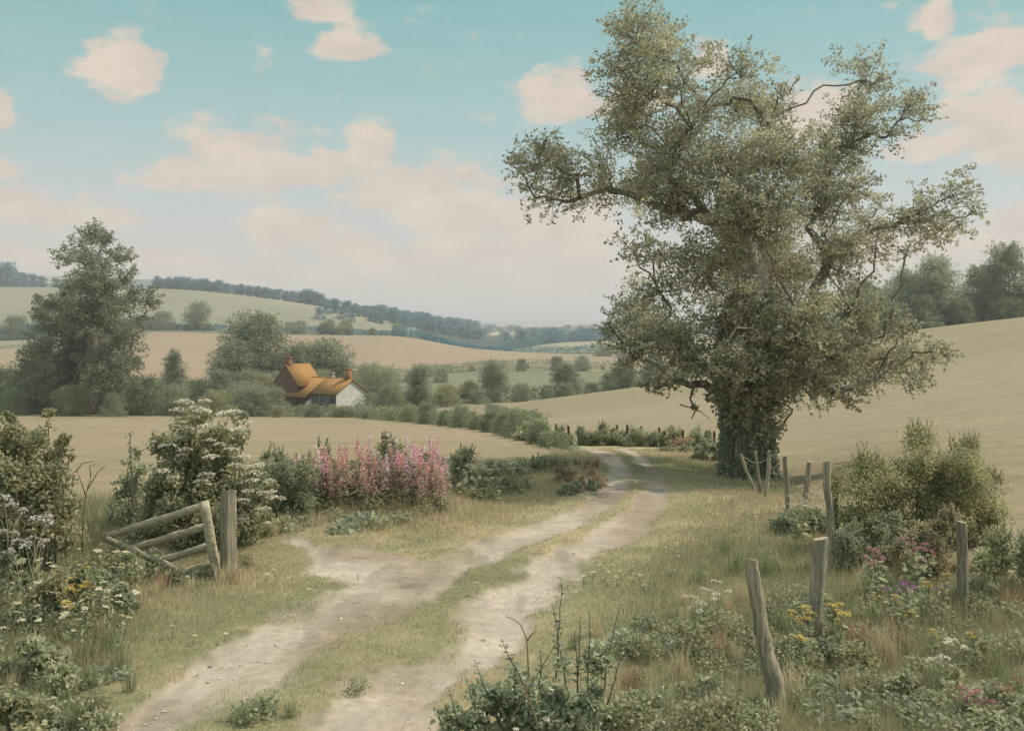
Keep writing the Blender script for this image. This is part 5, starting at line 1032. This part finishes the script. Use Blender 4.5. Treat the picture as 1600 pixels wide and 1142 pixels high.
for k, grp, lab, pts, s in [(0, 'clover in the lower right corner', 'bright pink clover in the lower right corner', [(1505, 1120), (1530, 1125), (1555, 1105), (1580, 1112), (1592, 1100), (1545, 1135), (1518, 1130)], .75), (1, 'pink campion before the hawthorn', 'pink campion in the bramble before the hawthorn bush', [(1425, 935), (1438, 930), (1430, 945), (1365, 945), (1352, 950), (1375, 940)], 1.15), (2, 'purple thistles in the right grass', 'purple thistle in the grass left of the upright stake', [(1405, 990), (1415, 985), (1422, 992), (1470, 985)], .9)]:
    for px, py in pts: place(PF, {k: lab}, k, px, yat(px, py, 2.5, 30), s*rng.uniform(.85, 1.15), rng, .1, group=grp)
# dry tufts
def tuft(seed, h, cols, n=70):
    r = np.random.default_rng(seed); a = r.uniform(0, 6.28, n); o = r.normal(size=(n, 2))*.05; ln = r.uniform(.05, .4, n)*h; hh = h*r.uniform(.5, 1, n); w = .0032; A = Acc(); b = r.uniform(0, 6.28, n)
    s = np.stack([np.cos(b), np.sin(b), 0*b], 1)*w; P0 = np.c_[o, 0*a]; P1 = P0+np.stack([np.cos(a)*ln*.4, np.sin(a)*ln*.4, hh*.62], 1); P2 = P0+np.stack([np.cos(a)*ln, np.sin(a)*ln, hh], 1); C = mixc(cols[0], cols[1], r.uniform(0, 1, n))
    i = np.arange(n)[:, None]*5; A.add(np.stack([P0-s, P0+s, P1+s*.8, P1-s*.8, P2], 1).reshape(-1, 3), i+np.array([0, 1, 2, 3]), np.repeat(C, 5, 0)); A.F.append(i+np.array([3, 2, 4])); return [('blade', A.mesh('blade', M_GRASS))]
TU = [solo('grass_tuft', tuft(s, h, c)[0][1], 'x', 'grass', (0, 0, -50), 'tufts') for s, h, c in [(1, .42, (L(182, 148, 118)*1.0, L(194, 166, 134)*1.05)), (2, .4, (L(184, 168, 132)*1.05, L(204, 190, 156)*1.1)), (3, .34, (L(124, 130, 98)*1.0, L(154, 154, 116)*1.1))]]
TL = ['rust coloured dry grass tuft in the verge', 'straw coloured dry grass tuft in the verge', 'green grass tuft in the verge']
for k, pts in [(0, [(980, 1085), (995, 1075), (1005, 1090), (1345, 1010), (1355, 1020), (1362, 1005), (1335, 1020), (1590, 960), (1580, 965), (1070, 1030), (1120, 1030), (200, 945), (190, 955), (255, 925), (620, 800), (880, 765), (895, 760), (1400, 1020), (1010, 1060)]), (1, [(1150, 1040), (1100, 1060), (1390, 1040), (1370, 1030), (1420, 1050), (1230, 1095), (1200, 1125), (1215, 1135), (1240, 1130), (1060, 1060), (1040, 1090), (1330, 1090), (1470, 1020), (1440, 1010), (1510, 1010), (1550, 1020), (150, 1000), (180, 990), (220, 950), (60, 1040), (110, 1050), (20, 1090), (240, 935), (300, 925), (430, 838), (445, 830), (350, 915), (365, 912), (1130, 960), (1160, 940), (1190, 960), (930, 1000), (1070, 940), (1350, 930), (1410, 940), (1440, 900), (1500, 970), (960, 1120), (1120, 1135)]), (2, [(130, 1040), (80, 1070), (30, 1060), (150, 1100), (190, 1050), (100, 1110), (40, 1120), (170, 1020), (10, 1030), (140, 1075), (1100, 1000), (1180, 1000), (1220, 990), (1400, 990), (1450, 1090), (1560, 1060), (1010, 1040), (1050, 980), (1150, 900), (1200, 900), (1130, 870), (1260, 900), (1090, 910), (1210, 1060), (1310, 1040), (1580, 1090), (1000, 1125), (900, 1020), (70, 1100), (200, 1080), (-10, 1090), (10, 1140), (60, 1140), (120, 1140), (450, 1125), (380, 1140)])]:
    for px, py in pts:
        if k < 2 and px > 1000 and rng.uniform() < .4: continue
        Y = yat(px, py, 2.5, 30); o = TU[k]; loc = gpt(px+rng.uniform(-5, 5), Y); sc = rng.uniform(.7, 1.15)*(.75 if px < 800 or px < 1100 else .95); rz = rng.uniform(0, 6.28)
        if id(o) not in used: used.add(id(o)); o.location = tuple(loc); o.scale = (sc,)*3; o['label'] = TL[k]; o['group'] = ['rust coloured tufts', 'straw tufts', 'green tufts'][k]
        else: dup(o, loc, rz, sc)
def dead_stem():
    r = np.random.default_rng(4); Y = 10.6; b = gpt(128, Y); A = Acc()
    for pts in [[(128, 860), (130, 800), (136, 765), (142, 745)], [(134, 775), (126, 750), (120, 735)], [(136, 765), (150, 742), (158, 732)], [(120, 735), (128, 724), (146, 720)], [(120, 735), (112, 740)], [(142, 745), (140, 728), (152, 724)], [(158, 732), (166, 728)]]:
        P = np.array([pt(x, y, Y+r.uniform(-.06, .06))-b for x, y in pts]); A.tube(P, np.linspace(.007, .003, len(P)), 4, L(132, 104, 82)*.6)
    t = solo('dead_hogweed', A.mesh('dead_hogweed', M_TWIG), 'bare brown dead hogweed stalk between leafy bush and sapling', 'plant', b)
dead_stem()
for p_ in WH+WE+CP+DA+RA+PF+TU:
    if p_.location.z < -40:
        for c in list(p_.children): bpy.data.objects.remove(c)
        bpy.data.objects.remove(p_)
# ------------------------------------------------------------------ sky, sun, camera
SUN_EL, SUN_AZ = R_(51), math.atan2(.96, .20)    # azimuth from +Y towards +X
def build_world():
    w = bpy.data.worlds.new('World'); S.world = w; w.use_nodes = True; nt = w.node_tree; nt.nodes.clear(); lk = nt.links.new
    N = lambda t, **k: _nd(nt, t, **k)
    def math_(op, a, b=None, c=None):
        n = N('ShaderNodeMath', operation=op)
        for q, v in enumerate((a, b, c)):
            if v is None: continue
            if isinstance(v, (int, float)): n.inputs[q].default_value = v
            else: lk(v, n.inputs[q])
        return n.outputs[0]
    sky = N('ShaderNodeTexSky', sky_type='NISHITA', sun_disc=False, sun_elevation=SUN_EL, sun_rotation=SUN_AZ, air_density=1.0, dust_density=1.5)
    tc = N('ShaderNodeTexCoord'); sp = N('ShaderNodeSeparateXYZ'); lk(tc.outputs['Generated'], sp.inputs[0])
    az = math_('ARCTAN2', sp.outputs[0], sp.outputs[1]); el = math_('ARCSINE', sp.outputs[2])
    uv = N('ShaderNodeCombineXYZ'); lk(az, uv.inputs[0]); lk(el, uv.inputs[1])
    nz = N('ShaderNodeTexNoise', i_Scale=17.0, i_Detail=10.0, i_Roughness=.62)
    mp = N('ShaderNodeMapping', i_Scale=(1, 1.9, 1)); lk(uv.outputs[0], mp.inputs[0]); lk(mp.outputs[0], nz.inputs['Vector'])
    wn = N('ShaderNodeTexNoise', i_Scale=7.0, i_Detail=5.0, i_Roughness=.6); lk(uv.outputs[0], wn.inputs['Vector'])
    w1 = N('ShaderNodeVectorMath', operation='SUBTRACT'); lk(wn.outputs['Color'], w1.inputs[0]); w1.inputs[1].default_value = (.5, .5, .5)
    w2 = N('ShaderNodeVectorMath', operation='MULTIPLY'); lk(w1.outputs[0], w2.inputs[0]); w2.inputs[1].default_value = (.07, .035, 0)
    wv = N('ShaderNodeVectorMath', operation='ADD'); lk(uv.outputs[0], wv.inputs[0]); lk(w2.outputs[0], wv.inputs[1])
    clouds = [(205, 98, 70, 42), (505, 8, 52, 26), (535, 55, 52, 38), (-5, 160, 30, 22), (395, 250, 130, 48), (300, 268, 80, 30), (480, 262, 80, 30),
      (568, 238, 48, 42), (650, 292, 130, 44), (740, 325, 110, 44), (470, 355, 85, 34), (555, 378, 80, 24), (60, 318, 85, 30), (270, 402, 80, 22),
      (895, 145, 75, 42), (960, 150, 60, 30), (1100, 85, 40, 28), (1455, 42, 34, 24), (1540, 82, 90, 46), (1580, 190, 90, 62), (1470, 225, 90, 26), (660, 425, 100, 26), (860, 350, 120, 60),
      (1570, 365, 60, 30), (1270, 170, 70, 40), (60, 400, 90, 20), (450, 420, 90, 18), (830, 440, 120, 26), (1400, 380, 120, 40), (1700, 120, 90, 60), (-150, 250, 110, 40), (560, 470, 190, 26), (360, 432, 120, 18), (860, 470, 160, 26), (760, 385, 110, 30), (640, 405, 70, 20), (910, 410, 70, 34), (210, 392, 70, 16), (150, 330, 60, 14)]
    acc = None
    for px, py, rx, ry in clouds:
        a = math.atan((px-800)/F); e = math.atan((HZ-py)/F*math.cos(a))
        s1 = N('ShaderNodeVectorMath', operation='SUBTRACT'); lk(wv.outputs[0], s1.inputs[0]); s1.inputs[1].default_value = (a, e-.3*ry/F, 0)
        s2 = N('ShaderNodeVectorMath', operation='MULTIPLY'); lk(s1.outputs[0], s2.inputs[0]); s2.inputs[1].default_value = (F/(rx*1.04), F/(ry*1.25), 0)
        sx = N('ShaderNodeSeparateXYZ'); lk(s2.outputs[0], sx.inputs[0]); yy = math_('MAXIMUM', sx.outputs[1], math_('MULTIPLY', sx.outputs[1], -1.5)); cx_ = N('ShaderNodeCombineXYZ'); lk(sx.outputs[0], cx_.inputs[0]); lk(yy, cx_.inputs[1])
        l = N('ShaderNodeVectorMath', operation='LENGTH'); lk(cx_.outputs[0], l.inputs[0])
        m = N('ShaderNodeMapRange', i_1=1.45, i_2=.1, i_3=0.0, i_4=1.0); lk(l.outputs['Value'], m.inputs[0])
        acc = m.outputs[0] if acc is None else math_('MAXIMUM', acc, m.outputs[0])
    nn = math_('MULTIPLY', math_('SUBTRACT', nz.outputs[0], .5), 2.2)
    dens = N('ShaderNodeMapRange', interpolation_type='SMOOTHSTEP', i_1=.17, i_2=.64, i_3=0.0, i_4=.95); lk(math_('ADD', acc, nn), dens.inputs[0])
    # clear air: sky warmed towards the horizon, brightened overhead out of view as added fill
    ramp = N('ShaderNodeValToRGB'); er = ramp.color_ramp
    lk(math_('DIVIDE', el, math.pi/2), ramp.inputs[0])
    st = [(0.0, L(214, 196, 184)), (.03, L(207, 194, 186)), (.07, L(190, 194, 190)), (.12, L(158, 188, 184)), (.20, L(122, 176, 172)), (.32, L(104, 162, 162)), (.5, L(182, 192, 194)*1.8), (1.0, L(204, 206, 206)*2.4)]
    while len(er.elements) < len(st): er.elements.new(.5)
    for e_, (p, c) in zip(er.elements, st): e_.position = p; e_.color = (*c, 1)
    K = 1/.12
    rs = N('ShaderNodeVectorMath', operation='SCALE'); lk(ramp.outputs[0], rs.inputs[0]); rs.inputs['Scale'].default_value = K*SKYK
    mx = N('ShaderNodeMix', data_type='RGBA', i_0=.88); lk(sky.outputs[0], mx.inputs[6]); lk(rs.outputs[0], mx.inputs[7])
    n3 = N('ShaderNodeTexNoise', i_Scale=16.0, i_Detail=5.0); lk(mp.outputs[0], n3.inputs['Vector'])
    cc = N('ShaderNodeMix', data_type='RGBA'); r3 = N('ShaderNodeMapRange', i_1=.35, i_2=.65); lk(n3.outputs[0], r3.inputs[0]); lk(r3.outputs[0], cc.inputs[0])
    cc.inputs[6].default_value = (*(L(206, 190, 178)*K*SKYK), 1); cc.inputs[7].default_value = (*(L(222, 206, 188)*K*SKYK), 1)
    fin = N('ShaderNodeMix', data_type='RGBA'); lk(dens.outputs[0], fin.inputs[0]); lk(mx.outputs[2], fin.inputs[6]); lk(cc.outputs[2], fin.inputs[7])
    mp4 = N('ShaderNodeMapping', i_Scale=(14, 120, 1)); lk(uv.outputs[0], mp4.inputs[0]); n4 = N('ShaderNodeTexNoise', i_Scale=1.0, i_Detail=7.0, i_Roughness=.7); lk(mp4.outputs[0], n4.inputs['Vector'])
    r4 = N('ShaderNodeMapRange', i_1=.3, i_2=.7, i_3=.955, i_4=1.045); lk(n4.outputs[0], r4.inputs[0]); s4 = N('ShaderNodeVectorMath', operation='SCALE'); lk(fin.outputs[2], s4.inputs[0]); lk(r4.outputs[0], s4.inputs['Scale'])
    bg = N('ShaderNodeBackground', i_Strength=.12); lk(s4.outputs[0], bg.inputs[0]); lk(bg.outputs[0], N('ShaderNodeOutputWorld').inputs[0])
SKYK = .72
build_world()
sd = bpy.data.lights.new('sun', 'SUN'); sd.energy = 2.7; sd.angle = R_(.6); sd.color = (1, .90, .80)
so = bpy.data.objects.new('sun', sd); COL.objects.link(so)
D = Vector((math.cos(SUN_EL)*math.sin(SUN_AZ), math.cos(SUN_EL)*math.cos(SUN_AZ), math.sin(SUN_EL)))
so.rotation_euler = D.to_track_quat('Z', 'Y').to_euler(); so.location = (30, 5, 40)
# air
def build_haze():
    a = Acc(); a.box((0, 4700, 34), (12000, 9600, 160))
    m, nt, N = newmat('air'); v = N('ShaderNodeVolumePrincipled'); v.inputs['Density'].default_value = 1/2300; v.inputs['Color'].default_value = (.97, .955, .94, 1)
    v.inputs['Anisotropy'].default_value = .1
    nt.links.new(v.outputs[0], N('ShaderNodeOutputMaterial').inputs['Volume'])
    struct('haze', a.mesh('haze', m), 'stuff')
build_haze()
cd = bpy.data.cameras.new('camera'); cam = bpy.data.objects.new('camera', cd); COL.objects.link(cam)
cam.location = (0, 0, CH); cam.rotation_euler = (R_(90), 0, 0); cd.sensor_width = 36; cd.lens = 36*F/1600
cd.shift_y = (HZ-571)/1600; cd.clip_start = .1; cd.clip_end = 30000; S.camera = cam
S.view_settings.view_transform = 'Standard'; S.view_settings.look = 'None'; S.view_settings.exposure = .60; S.view_settings.gamma = 1
S.render.film_transparent = False
S.cycles.use_denoising = True; S.cycles.max_bounces = 12; S.cycles.diffuse_bounces = 9; S.cycles.transmission_bounces = 9; S.cycles.glossy_bounces = 2; S.cycles.transparent_max_bounces = 8
